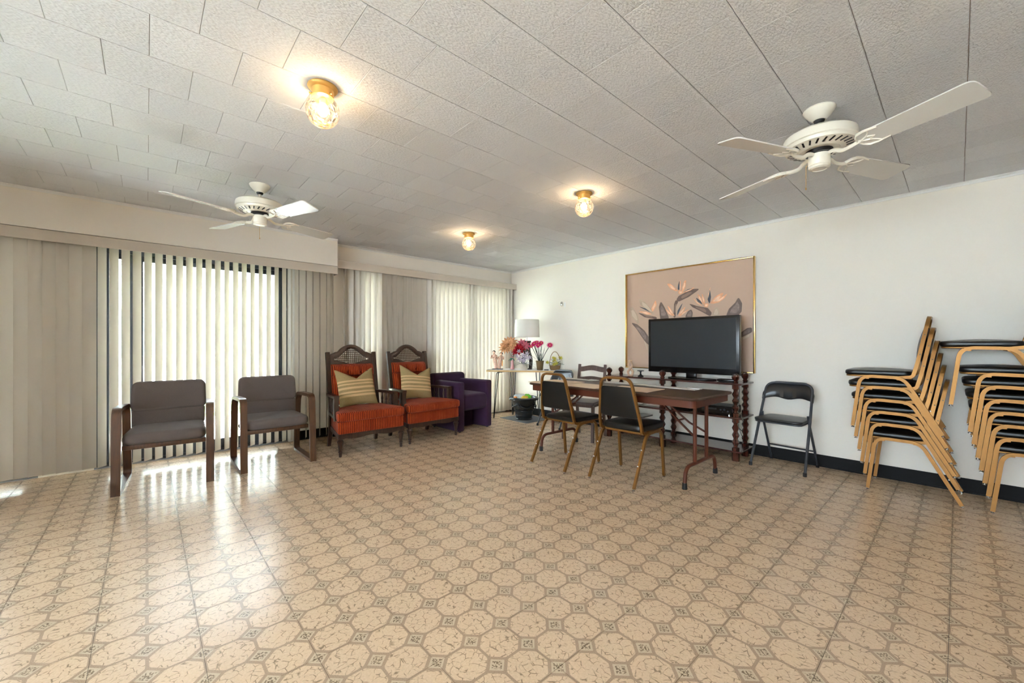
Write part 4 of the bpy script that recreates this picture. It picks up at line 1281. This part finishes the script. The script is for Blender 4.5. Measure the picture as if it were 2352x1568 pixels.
# cables
cabl = MB()
cb = fillet([(-1.58, 4.735, .752), (-1.585, 4.735, .60), (-1.59, 4.738, .46), (-1.60, 4.73, .38), (-1.585, 4.73, .26), (-1.53, 4.73, .215), (-1.50, 4.73, .26), (-1.54, 4.73, .33), (-1.575, 4.73, .40)], .05, 6)
o = obj('power_cable', MB().tube(cb, .0035, 8), M['black'], None, 50)
tag(o, 'black cable looped down the wall behind the TV stand', 'cable')
cb = fillet([(-1.60, 4.742, .40), (-1.60, 4.742, .32), (-1.575, 4.742, .22), (-1.55, 4.742, .16), (-1.55, 4.742, .115)], .04, 6)
o = obj('thin_cable', MB().tube(cb, .0028, 8), M['black'], None, 50)
tag(o, 'thin black cable trailing to the lowest shelf of the stand', 'cable')

# ================================================================== PICTURE
PX0, PX1, PZ0, PZ1 = -2.978, -1.434, .857, 2.095
t = thing('framed_picture', 'large gold-framed picture of bird-of-paradise flowers above the television', 'picture', ((PX0 + PX1) / 2, WY, PZ0), 0)
cx_ = (PX0 + PX1) / 2
def loc_poly(poly): return [(x - cx_, z - PZ0) for x, z in poly]
hw_, hh_ = (PX1 - PX0) / 2, PZ1 - PZ0
for nm, bb in (('frame_side', (-hw_, -hw_ + .014, 0, hh_)), ('frame_side', (hw_ - .014, hw_, 0, hh_)), ('frame_rail', (-hw_ + .014, hw_ - .014, 0, .014)), ('frame_rail', (-hw_ + .014, hw_ - .014, hh_ - .014, hh_))):
    obj(nm, MB().bbox(bb[0], bb[1], -.042, -.001, bb[2], bb[3], .003, 2), M['goldframe'], t, 40)
bgm = mat('taupe_print', rgb(190, 161, 141), .45, spec=.3)
obj('print_sheet', MB().box(-hw_ + .014, hw_ - .014, -.012, -.002, .014, hh_ - .014), bgm, t)
ARTC = {'petal': mat('print_orange', rgb(236, 174, 136), .45, spec=.3, noise=(14, .25)), 'spike': mat('print_slate', rgb(82, 84, 92), .45, spec=.3), 'bract': mat('print_umber', rgb(112, 92, 84), .45, spec=.3, noise=(12, .25)),
        'leaf': mat('print_brown_grey', rgb(120, 102, 94), .45, spec=.3, noise=(10, .3)), 'pale_leaf': mat('print_pale_tan', rgb(188, 166, 144), .45, spec=.3, noise=(16, .15))}
ART = {
'petal':[
  [(-2.415,1.917),(-2.368,1.908),(-2.264,1.814),(-2.299,1.808),(-2.368,1.847)],
  [(-2.170,1.929),(-2.177,1.849),(-2.220,1.777),(-2.222,1.843),(-2.192,1.927)],
  [(-2.244,1.966),(-2.235,1.855),(-2.244,1.779),(-2.259,1.824)],
  [(-2.051,1.841),(-2.121,1.800),(-2.220,1.774),(-2.186,1.801)],
  [(-2.276,1.817),(-2.208,1.806),(-2.208,1.773),(-2.259,1.767)],
  [(-1.739,1.756),(-1.832,1.709),(-1.907,1.627),(-1.842,1.627),(-1.783,1.664)],
  [(-1.706,1.731),(-1.754,1.702),(-1.891,1.619),(-1.802,1.635),(-1.744,1.676)],
  [(-1.988,1.765),(-1.952,1.667),(-1.961,1.605),(-1.988,1.702)],
  [(-2.048,1.771),(-1.994,1.702),(-1.961,1.603),(-2.014,1.672)],
  [(-2.099,1.722),(-2.033,1.650),(-1.961,1.594),(-2.046,1.643)],
  [(-1.965,1.637),(-1.910,1.632),(-1.920,1.586),(-1.963,1.594)],
  [(-1.886,1.844),(-1.907,1.736),(-1.927,1.634),(-1.917,1.737)],
  [(-2.556,1.736),(-2.547,1.658),(-2.603,1.570),(-2.619,1.617)],
  [(-2.816,1.600),(-2.698,1.589),(-2.597,1.546),(-2.685,1.549)],
  [(-2.409,1.654),(-2.362,1.600),(-2.301,1.496),(-2.368,1.544)],
  [(-2.444,1.622),(-2.379,1.567),(-2.316,1.495),(-2.391,1.540)],
  [(-2.170,1.631),(-2.208,1.546),(-2.276,1.493),(-2.248,1.559)],
  [(-2.121,1.589),(-2.186,1.539),(-2.267,1.489),(-2.220,1.547)],
],
'spike':[
  [(-2.250,1.944),(-2.251,1.818),(-2.276,1.826),(-2.270,1.881)],
  [(-2.078,1.827),(-2.153,1.817),(-2.208,1.784),(-2.170,1.802)],
  [(-1.901,1.809),(-1.886,1.703),(-1.901,1.619),(-1.924,1.675)],
  [(-2.062,1.719),(-2.004,1.671),(-1.975,1.619),(-2.035,1.663)],
  [(-2.809,1.666),(-2.698,1.628),(-2.619,1.568),(-2.711,1.614)],
  [(-2.203,1.682),(-2.248,1.570),(-2.285,1.504),(-2.276,1.572)],
],
'bract':[
  [(-1.999,1.814),(-2.110,1.815),(-2.264,1.748),(-2.293,1.706),(-2.264,1.679),(-2.142,1.726)],
  [(-2.299,1.707),(-2.321,1.653),(-2.327,1.492),(-2.301,1.491),(-2.296,1.629),(-2.264,1.684)],
  [(-2.142,1.650),(-2.046,1.613),(-1.922,1.581),(-1.879,1.526),(-1.891,1.480),(-1.994,1.544),(-2.099,1.604)],
  [(-2.829,1.589),(-2.685,1.542),(-2.545,1.509),(-2.545,1.480),(-2.711,1.515)],
],
'leaf':[
  [(-2.492,1.711),(-2.438,1.616),(-2.379,1.478),(-2.498,1.478),(-2.517,1.633)],
  [(-2.110,1.583),(-2.094,1.539),(-2.099,1.480),(-2.192,1.482),(-2.153,1.554)],
  [(-1.599,1.683),(-1.563,1.606),(-1.568,1.518),(-1.613,1.466),(-1.730,1.472),(-1.697,1.556),(-1.631,1.621)],
  [(-2.917,1.461),(-2.816,1.427),(-2.711,1.341),(-2.647,1.246),(-2.647,1.141),(-2.724,1.223),(-2.829,1.368)],
  [(-1.577,1.291),(-1.514,1.339),(-1.466,1.347),(-1.466,1.294),(-1.577,1.234)],
],
'pale_leaf':[
  [(-2.944,1.663),(-2.883,1.659),(-2.816,1.558),(-2.783,1.438),(-2.816,1.437),(-2.910,1.540)],
  [(-2.802,1.772),(-2.698,1.705),(-2.622,1.617),(-2.541,1.514),(-2.685,1.598),(-2.776,1.687)],
  [(-1.822,1.595),(-1.794,1.532),(-1.802,1.476),(-1.883,1.480),(-1.851,1.566)],
  [(-1.577,1.232),(-1.466,1.292),(-1.479,1.250),(-1.577,1.195)],
  [(-2.770,1.336),(-2.743,1.336),(-2.673,1.129),(-2.653,1.012),(-2.679,1.094)],
],
}
INNER = {'petal': (.55, mat('print_cream', rgb(244, 206, 176), .45, spec=.3, noise=(20, .2))), 'leaf': (.6, mat('print_grey_mauve', rgb(142, 124, 118), .45, spec=.3, noise=(30, .35))), 'bract': (.5, mat('print_warm_grey', rgb(138, 114, 102), .45, spec=.3)),
         'pale_leaf': (.6, mat('print_light_tan', rgb(200, 180, 160), .45, spec=.3))}
for li, key in enumerate(('pale_leaf', 'leaf', 'bract', 'petal', 'spike')):
    for k, poly in enumerate(ART[key]):
        pts = loc_poly(poly)
        yy = -.0121 - li * .0005 - k * .00002
        pc = (sum(q[0] for q in pts) / len(pts), sum(q[1] for q in pts) / len(pts))
        if key in INNER:
            f, im = INNER[key]
            ip = [(pc[0] + (q[0] - pc[0]) * f, pc[1] + (q[1] - pc[1]) * f) for q in pts]
            obj('printed_highlight', MB().prism(fillet2(ip, .012, 3), yy - .00035, yy, 'y'), im, t)
        obj({'petal': 'flower_petal', 'spike': 'flower_spike', 'bract': 'flower_bract', 'leaf': 'printed_leaf', 'pale_leaf': 'printed_pale_leaf'}[key], MB().prism(fillet2(pts, .02, 3), yy, yy + .0004, 'y'), ARTC[key], t)

# ---- small white wall hook
t = thing('wall_hook', 'small white hook mounted on the wall beside the picture', 'hook', (-4.06, WY, 1.785), 0)
obj('plate', MB().bbox(-.012, .012, -.004, 0, -.045, .03, .002, 1), M['wirewhite'], t)
obj('cup', MB().lathe([(0, -.03), (.020, -.028), (.024, -.01), (.022, .018), (.014, .036), (0, .042)], 16, -.035, -.035, 0), M['chrome'], t, 40)
obj('arm', MB().tube([(0, -.003, -.005), (-.035, -.03, -.005)], .005, 8), M['wirewhite'], t)

# ================================================================== CORNER TABLE WITH FLOWERS
TZ = .770
t = thing('hairpin_table', 'white-topped side table with black hairpin legs across the corner', 'table', (-4.62, 4.40, 0), 0)
tp = [(-4.965, 3.945), (-3.985, 4.665), (-4.06, 4.760), (-4.78, 4.760), (-5.02, 4.50), (-5.035, 4.06)]
tl = [(x + 4.62, y - 4.40) for x, y in tp]
obj('tabletop', MB().prism(fillet2(tl, .02, 3), TZ - .004, TZ, 'z'), M['laminate'], t)
obj('edge_band', MB().prism(fillet2(tl, .02, 3), TZ - .030, TZ - .004, 'z'), M['bamboo'], t)
for (cx1, cy1, dx, dy) in ((-4.87, 4.10, -.055, -.03), (-4.13, 4.62, .06, -.01), (-4.55, 4.68, 0, .03), (-4.90, 4.46, -.05, .04)):
    x, y = cx1 + 4.62, cy1 - 4.40
    p = Vector((-dy, dx, 0)).normalized() * .042
    a = fillet([(x - p.x * 1.2 - dx * 1.5, y - p.y * 1.2 - dy * 1.5, TZ - .036), (x - p.x, y - p.y, TZ - .036), (x + dx - p.x * .18, y + dy - p.y * .18, .008), (x + dx + p.x * .18, y + dy + p.y * .18, .008), (x + p.x, y + p.y, TZ - .036), (x + p.x * 1.2 - dx * 1.5, y + p.y * 1.2 - dy * 1.5, TZ - .036)], [.05, .01, .01, .05], 4)
    obj('hairpin_leg', MB().tube(a, .0068, 8), M['black'], t, 50)

# ---- table lamp
t = thing('table_lamp', 'table lamp with white drum shade and dark wooden base in the corner', 'lamp', (-4.62, 4.505, TZ), rad(20))
obj('shade', MB().lathe([(.188, .790), (.190, .790), (.200, .512), (.198, .512)], 48, caps=False), M['lampshade'], t, 60)
obj('shade_ring', MB().tube([(.05 * cos(a), .05 * sin(a), .53) for a in [k * pi / 8 for k in range(16)]], .002, 6, closed=True), M['chrome'], t)
for k in range(3):
    a = 2 * pi * k / 3
    obj('shade_arm', MB().tube([(.05 * cos(a), .05 * sin(a), .53), (.197 * cos(a), .197 * sin(a), .535)], .002, 6), M['chrome'], t)
obj('stem', MB().tube([(0, 0, .44), (0, 0, .62)], .007, 10), M['chrome'], t)
obj('light_bulb', MB().lathe([(.013, .60), (.016, .625), (.028, .655), (.026, .685), (0, .70)], 16), M['paper'], t, 50)
obj('base', MB().lathe([(.085, 0), (.085, .016)], 32), M['lampwood'], t, 40)
for s in (1, -1):
    obj('curved_support', MB().tube(fillet([(s * .06, 0, .015), (s * .075, 0, .16), (s * .025, 0, .30), (s * .030, 0, .43)], .09, 6), .024, 4, ry=.020, up=(0, 1, 0)), M['lampwood'], t, 40)
obj('top_block', MB().bbox(-.06, .06, -.024, .024, .425, .455, .004, 1), M['lampwood'], t)

# ---- flower kit
def petal_fan(mb, c, n, L, w, tilt, ph=0.0, curl=.3, Mx=None):
    """ring of n petals around c; each a folded pointed strip with thickness"""
    for k in range(n):
        a = 2 * pi * k / n + ph
        R = Tr(*c) @ (Mx or Matrix()) @ Rz(a) @ Ry(-tilt)
        vs = []
        S = 5
        for i in range(S):
            f = i / (S - 1)
            ww = w * (sin(pi * (0.12 + 0.88 * f) ** .8) + .02)
            zc = curl * L * f * f * -1 * .5
            for u, dz in ((-1, .10 * w), (0, -.10 * w), (1, .10 * w)):
                vs.append((L * f, u * ww / 2, zc + dz))
        fs = []
        for i in range(S - 1):
            for j in range(2):
                a0 = i * 3 + j
                fs.append((a0, a0 + 1, a0 + 4, a0 + 3))
        mb.add(vs, fs, R)
    return mb
def blade(mb, p0, direction, L, w, droop):
    d = Vector(direction).normalized(); p = Vector(p0)
    side = d.cross(Vector((0, 0, 1)))
    side = side.normalized() if side.length > 1e-3 else Vector((1, 0, 0))
    vs = []; S = 7
    for i in range(S):
        f = i / (S - 1)
        q = p + d * L * f + Vector((0, 0, -droop * L * f * f))
        ww = w * (1 - f) ** .6 + .0006
        vs += [q - side * ww / 2, q + Vector((0, 0, -w * .15)), q + side * ww / 2]
    fs = []
    for i in range(S - 1):
        for j in range(2):
            a0 = i * 3 + j; fs.append((a0, a0 + 1, a0 + 4, a0 + 3))
    return mb.add(vs, fs)
def col(name, c, r=.7): return mat(name, c, r, spec=.25, noise=(60, .15))
C_peach = col('peach_feather', rgb(232, 178, 134)); C_red = col('red_silk', rgb(176, 22, 42)); C_pink = col('pink_silk', rgb(214, 120, 140)); C_mag = col('magenta_silk', rgb(214, 30, 104))
C_lil = col('lilac_silk', rgb(206, 194, 210)); C_grn = col('green_leaf', rgb(86, 108, 72)); C_pale = col('pale_green_leaf', rgb(160, 172, 152)); C_dk = col('dark_stem', rgb(42, 50, 48)); C_yel = col('yellow_silk', rgb(224, 212, 96))
C_white = col('white_silk', rgb(236, 232, 222)); C_brown = col('dried_brown_leaf', rgb(116, 84, 58)); C_teal = col('teal_ribbon', rgb(84, 150, 128)); C_cream = mat('cream_ceramic', rgb(224, 214, 196), .35)
C_olive = mat('olive_pot', rgb(116, 94, 60), .55); C_wick = mat('wicker', rgb(150, 120, 80), .7, bump=(200, .6)); C_skin = mat('figurine_porcelain', rgb(234, 196, 172), .35); C_hair = mat('figurine_black_hair', rgb(16, 14, 16), .4)
C_robe = mat('figurine_pink_robe', rgb(226, 186, 164), .45, noise=(40, .25)); C_sash = mat('figurine_orange_sash', rgb(228, 146, 40), .5)

# feather and silk bouquet in a tall pink vase
rg = random.Random(11)
t = thing('flower_arrangement', 'tall arrangement of peach feather and red silk flowers in a slim pink vase', 'flowers', (-4.760, 4.315, TZ), 0)
obj('vase', MB().lathe([(.030, 0), (.032, .01), (.024, .06), (.020, .15), (.026, .20), (.022, .20), (.016, .15), (0, .02)], 20), mat('pink_glaze', rgb(206, 150, 150), .25), t, 50)
obj('ribbon', petal_fan(MB(), (0.01, -.02, .185), 5, .07, .035, -.6, .3), C_teal, t)
DIR = Vector((.745, .667, 0)); NRM = Vector((.667, -.745, 0))     # along the table front, and towards the room
def at(a, n, z): return DIR * a + NRM * n + Vector((0, 0, z))
FACE = Matrix.Rotation(math.atan2(NRM.y, NRM.x), 4, 'Z') @ Matrix.Rotation(rad(62), 4, 'Y')
for (a, n, z, s, c, nm, npt) in ((-.045, .02, .400, .145, C_peach, 'peach_bloom', 15), (-.11, .03, .345, .11, C_peach, 'peach_bloom', 12), (.03, .0, .36, .09, C_peach, 'peach_bloom', 10), (.115, .06, .325, .115, C_red, 'red_bloom', 9), (.06, .05, .28, .075, C_red, 'red_bloom', 8), (.205, .02, .375, .095, C_pink, 'pink_bloom', 9), (.15, .0, .42, .08, C_pink, 'pink_bloom', 7)):
    m = MB(); c0 = at(a, n, z)
    petal_fan(m, c0, npt, s, s * .42, .2, rg.random(), .5, FACE)
    petal_fan(m, c0, npt - 2, s * .8, s * .36, .75, rg.random(), .3, FACE)
    petal_fan(m, c0, 5, s * .5, s * .3, 1.1, rg.random(), .1, FACE)
    o = obj(nm, m, c, t)
    obj('stem', MB().tube([(0, 0, .17), at(a * .4, n * .4, .17 + (z - .17) * .6), c0], .0025, 6), C_dk, o)
for k in range(14):
    m = MB(); f = k / 13
    blade(m, at(.10 + .16 * f, .02, .24 + .10 * rg.random()), at(rg.uniform(-.2, 1), rg.uniform(-.3, 1), rg.uniform(-.3, .5)), rg.uniform(.08, .14), .035, .3)
    obj('dried_leaf', m, C_brown, t)
for k in range(8):
    m = MB()
    blade(m, at(-.05, 0, .30), at(-1 + .2 * k, .3 * rg.uniform(-1, 1), rg.uniform(.1, 1.2)), rg.uniform(.14, .22), .014, .25)
    obj('feather', m, C_peach, t)

# pair of figurines on a black stand
t = thing('dancer_figurine', 'two small robed dancer figurines together on a black base', 'figurine', (-4.930, 4.155, TZ), math.atan2(.667, .745))
obj('base', MB().bbox(-.085, .085, -.045, .045, 0, .012, .003, 1), M['black'], t)
for s, hgt, lean in ((-1, .275, -.02), (1, .245, .015)):
    x = s * .042
    rr = []; C = []
    prof_ = [(0, .012, .020), (.02, .020, .024), (.12, .040, .030), (.30, .022, .034), (.45, .010, .040), (.58, .004, .032), (.70, .000, .036), (.80, 0, .030), (.86, 0, .014)]
    for f, off, r in prof_:
        C.append((x + lean * f + (s * -1) * off * .5, -off * .3, .012 + hgt * f)); rr.append(r)
    bdy = obj('figure', MB().tube(C, rr, 14, ry=[q * .8 for q in rr]), C_robe, t, 70)
    hx = x + lean * .95
    obj('head', MB().lathe([(0, -.024), (.014, -.018), (.020, 0), (.016, .016), (0, .022)], 14, hx, -.004, .012 + hgt * .945), C_skin, bdy, 70)
    obj('hair', MB().lathe([(.022, -.004), (.025, .008), (.020, .022), (0, .031)], 14, hx, .004, .012 + hgt * .945).lathe([(0, -.010), (.011, 0), (0, .010)], 10, hx - .02, .012, .012 + hgt * .96), C_hair, bdy, 70)
    for q in (1, -1):
        obj('arm', MB().tube([(x + lean * .75 + q * .034, 0, .012 + hgt * .76), (x + lean * .7 + q * .046, -.02, .012 + hgt * .62), (x + q * .014, -.042, .012 + hgt * .66)], [.014, .013, .008], 10), C_robe, bdy, 70)
    if s == 1: obj('sash', MB().bbox(.068, .080, -.02, .0, .05, .14, .004, 1), C_sash, t)

# lilac silk flowers with grassy leaves in a cream bowl
t = thing('flower_pot', 'white bowl of lilac silk flowers with trailing grassy leaves', 'flowers', (-4.525, 4.345, TZ), 0)
obj('bowl', MB().lathe([(.050, 0), (.072, .05), (.080, .095), (.074, .095), (.066, .05), (0, .01)], 24), C_cream, t, 50)
for k, (a, n, z, s) in enumerate(((-.06, .05, .17, .06), (.03, .06, .185, .065), (-.01, .02, .23, .055), (.09, .02, .19, .05), (-.11, .0, .22, .05), (.05, -.02, .25, .05), (.0, .09, .14, .055), (-.08, -.02, .29, .04))):
    m = MB()
    petal_fan(m, at(a, n, z), 6, s, s * .36, .35, k, .5, FACE)
    petal_fan(m, at(a, n, z), 5, s * .7, s * .3, .9, k * 2, .2, FACE)
    o = obj('lilac_bloom', m, C_lil, t)
    obj('stem', MB().tube([(0, 0, .06), at(a, n, z)], .002, 5), C_grn, o)
for k in range(34):
    an = rg.uniform(0, 2 * pi); L = rg.uniform(.14, .26)
    m = blade(MB(), (0.03 * cos(an), 0.03 * sin(an), .08), (cos(an), sin(an), rg.uniform(.25, 1.1)), L, .010, rg.uniform(.40, .70))
    obj('grass_leaf', m, C_pale if k % 3 else C_lil, t)
# magenta daisies in an olive pot
t = thing('flower_pot', 'olive pot of tall magenta daisies beside the lamp', 'flowers', (-4.335, 4.505, TZ), 0)
obj('pot', MB().lathe([(.046, 0), (.060, .125), (.064, .130), (.064, .145), (.058, .145), (.052, .12), (0, .11)], 24), C_olive, t, 40)
for k, (a, n, z, s) in enumerate(((-.13, .03, .37, .045), (-.085, .05, .41, .05), (-.05, .0, .43, .05), (-.02, .06, .385, .058), (.155, .03, .385, .058), (.02, -.03, .42, .045), (-.10, -.02, .40, .045))):
    m = MB(); c0 = at(a, n, z)
    F2 = Matrix.Rotation(math.atan2(NRM.y, NRM.x) + rg.uniform(-.4, .4), 4, 'Z') @ Matrix.Rotation(rad(rg.uniform(35, 70)), 4, 'Y')
    petal_fan(m, c0, 13, s, s * .30, .12, k, .25, F2)
    petal_fan(m, c0, 9, s * .66, s * .26, .35, k + .2, .2, F2)
    o = obj('daisy', m, C_mag, t)
    obj('centre', MB().lathe([(.010, 0), (.009, .006), (0, .009)], 10, M=Tr(*c0) @ F2), C_yel, o, 50)
    obj('stem', MB().tube([(a * .1, 0, .12), at(a * .55, n * .5, .12 + (z - .12) * .55), c0], .0042, 6), C_dk, o)
for k in range(14):
    a = rg.uniform(-.10, .13)
    m = blade(MB(), (rg.uniform(-.03, .03), rg.uniform(-.03, .03), .12), at(a * 1.0, rg.uniform(-.05, .05), .30), rg.uniform(.22, .34), .010, .05)
    obj('reed_leaf', m, C_dk, t)
# yellow flowers in a hooped basket
t = thing('flower_basket', 'small hooped basket of yellow and white flowers', 'flowers', (-4.165, 4.660, TZ), math.atan2(.667, .745))
obj('basket', MB().lathe([(.062, 0), (.080, .03), (.086, .075), (.080, .075), (.070, .03), (0, .01)], 20), C_wick, t, 40)
obj('handle', MB().tube([(.083 * cos(q), 0, .07 + .215 * sin(q)) for q in [pi * k / 18 for k in range(19)]], .005, 8), C_wick, t, 50)
for k in range(13):
    a, n, z = rg.uniform(-.12, .11), rg.uniform(-.04, .06), rg.uniform(.09, .20)
    s = rg.uniform(.026, .042); m = MB()
    petal_fan(m, (a, -n, z), 6, s, s * .5, .4, k, .4, Rx(rad(55)))
    petal_fan(m, (a, -n, z), 4, s * .6, s * .4, .95, k, .1, Rx(rad(55)))
    o = obj('yellow_bloom' if k % 3 else 'white_bloom', m, C_yel if k % 3 else C_white, t)
    obj('stem', MB().tube([(a * .3, 0, .05), (a, -n, z)], .002, 5), C_grn, o)
for k in range(16):
    an = rg.uniform(0, 2 * pi)
    obj('leaf', blade(MB(), (0, 0, .08), (cos(an), sin(an) * .6, rg.uniform(.3, 1.2)), rg.uniform(.09, .17), .026, .4), C_grn, t)
o = obj('rose', petal_fan(petal_fan(MB(), (-.01, -.075, .085), 7, .040, .034, .6, 0, -.3, Rx(rad(60))), (-.01, -.075, .085), 5, .026, .026, 1.1, .3, -.2, Rx(rad(60))), C_yel, t)
o = obj('remote_control', MB().bbox(-.035, .035, -.014, .014, 0, .014, .004, 2), M['black'], None, 40, loc=(-4.225, 4.535, TZ), rot=(0, 0, .7))
tag(o, 'tiny black gadget between the daisy pot and the flower basket', 'gadget')

# ================================================================== URN ON A MAT
o = obj('floor_mat', MB().pad(fillet2([(-4.905, 4.165), (-4.27, 4.145), (-4.275, 4.66), (-4.83, 4.70)], .02, 3), 0, .006, .002), M['greymat'], None, 40)
tag(o, 'grey rectangular mat under the black urn', 'mat')
t = thing('urn_planter', 'black glazed urn planter with ring handles on the grey mat', 'planter', (-4.545, 4.365, .006), 0)
obj('body', MB().lathe([(0, 0), (.126, 0), (.130, .012), (.122, .022), (.140, .10), (.146, .13), (.152, .136), (.152, .146), (.148, .150), (.176, .22), (.196, .29), (.205, .305), (.222, .312), (.232, .326), (.226, .342), (.206, .346), (.196, .335), (.19, .325), (.14, .14), (0, .13)], 48), M['urn'], t, 35)
bead = mesh('bead', MB().lathe([(0, -.006), (.005, -.003), (.005, .003), (0, .006)], 6), 50); bead.materials.append(M['urn'])
for k in range(44):
    a = 2 * pi * k / 44
    q = bpy.data.objects.new('bead', bead); COL.objects.link(q); q.parent = t; q.location = (.1345 * cos(a), .1345 * sin(a), .072)
for k in range(40):
    a = 2 * pi * k / 40
    q = bpy.data.objects.new('bead', bead); COL.objects.link(q); q.parent = t; q.location = (.222 * cos(a), .222 * sin(a), .313); q.scale = (1.7, 1.7, 1.4)
for k in range(4):
    a = rad(-75) + k * pi / 2
    Mx = Rz(a) @ Tr(.196, 0, .205) @ Ry(rad(10))
    obj('ring_handle', MB().tube([(.0, .036 * cos(q), .036 * sin(q)) for q in [2 * pi * i / 20 for i in range(20)]], .008, 8, closed=True, M=Mx), M['urn'], t, 60)
    obj('boss', MB().lathe([(.028, 0), (.022, .012), (.008, .020), (0, .022)], 14, M=Rz(a) @ Tr(.188, 0, .252) @ Ry(pi / 2)), M['urn'], t, 50)
    sw = [(.178 + .02 * ((i / 8 - .5) ** 2) * 4 * .5 + .006, 0, 0) for i in range(9)]
    pts = []
    for i in range(9):
        f = i / 8; an = a + .28 + f * (pi / 2 - .56)
        z = .225 - .035 * sin(f * pi); r = .150 + (z - .150) * .36 + .006 + .012
        pts.append((r * cos(an), r * sin(an), z))
    obj('swag', MB().tube(pts, [.004, .008, .011, .012, .013, .012, .011, .008, .004], 8), M['urn'], t, 60)
def lump(loc, sx, sy, sz, c, label, seed, name='plastic_bag'):
    m = MB(); rr = random.Random(seed); ph = [rr.uniform(0, 6) for _ in range(6)]
    pr = []
    n, k = 14, 9
    rings = []
    for i in range(1, k):
        f = i / k; z = -cos(f * pi)
        ring = []
        for j in range(n):
            a = 2 * pi * j / n
            r = sin(f * pi) * (1 + .14 * sin(3 * a + ph[0] + 4 * z) + .10 * sin(5 * a + ph[1] - 3 * z))
            ring.append((sx * r * cos(a), sy * r * sin(a), sz * (z + .12 * sin(4 * a + ph[2])) + sz))
        rings.append(ring)
    m.rings(rings)
    o = obj(name, m, c, None, 80, loc=loc)
    tag(o, label, 'bag', 'plastic bags in the urn')
    return o
lump((-4.60, 4.33, .292), .10, .09, .052, mat('white_bag', rgb(214, 222, 228), .3, noise=(30, .2)), 'pale crumpled plastic bag lying in the black urn', 1)
lump((-4.50, 4.40, .300), .06, .055, .048, mat('green_bag', rgb(120, 214, 60), .35), 'bright green plastic bag in the black urn', 2)
lump((-4.46, 4.30, .300), .062, .055, .040, mat('yellow_bag', rgb(224, 186, 40), .35), 'yellow plastic bag in the black urn', 3)
lump((-4.60, 4.235, .312), .035, .030, .026, mat('orange_bag', rgb(226, 140, 70), .35), 'small orange wrapper at the rim of the black urn', 4)
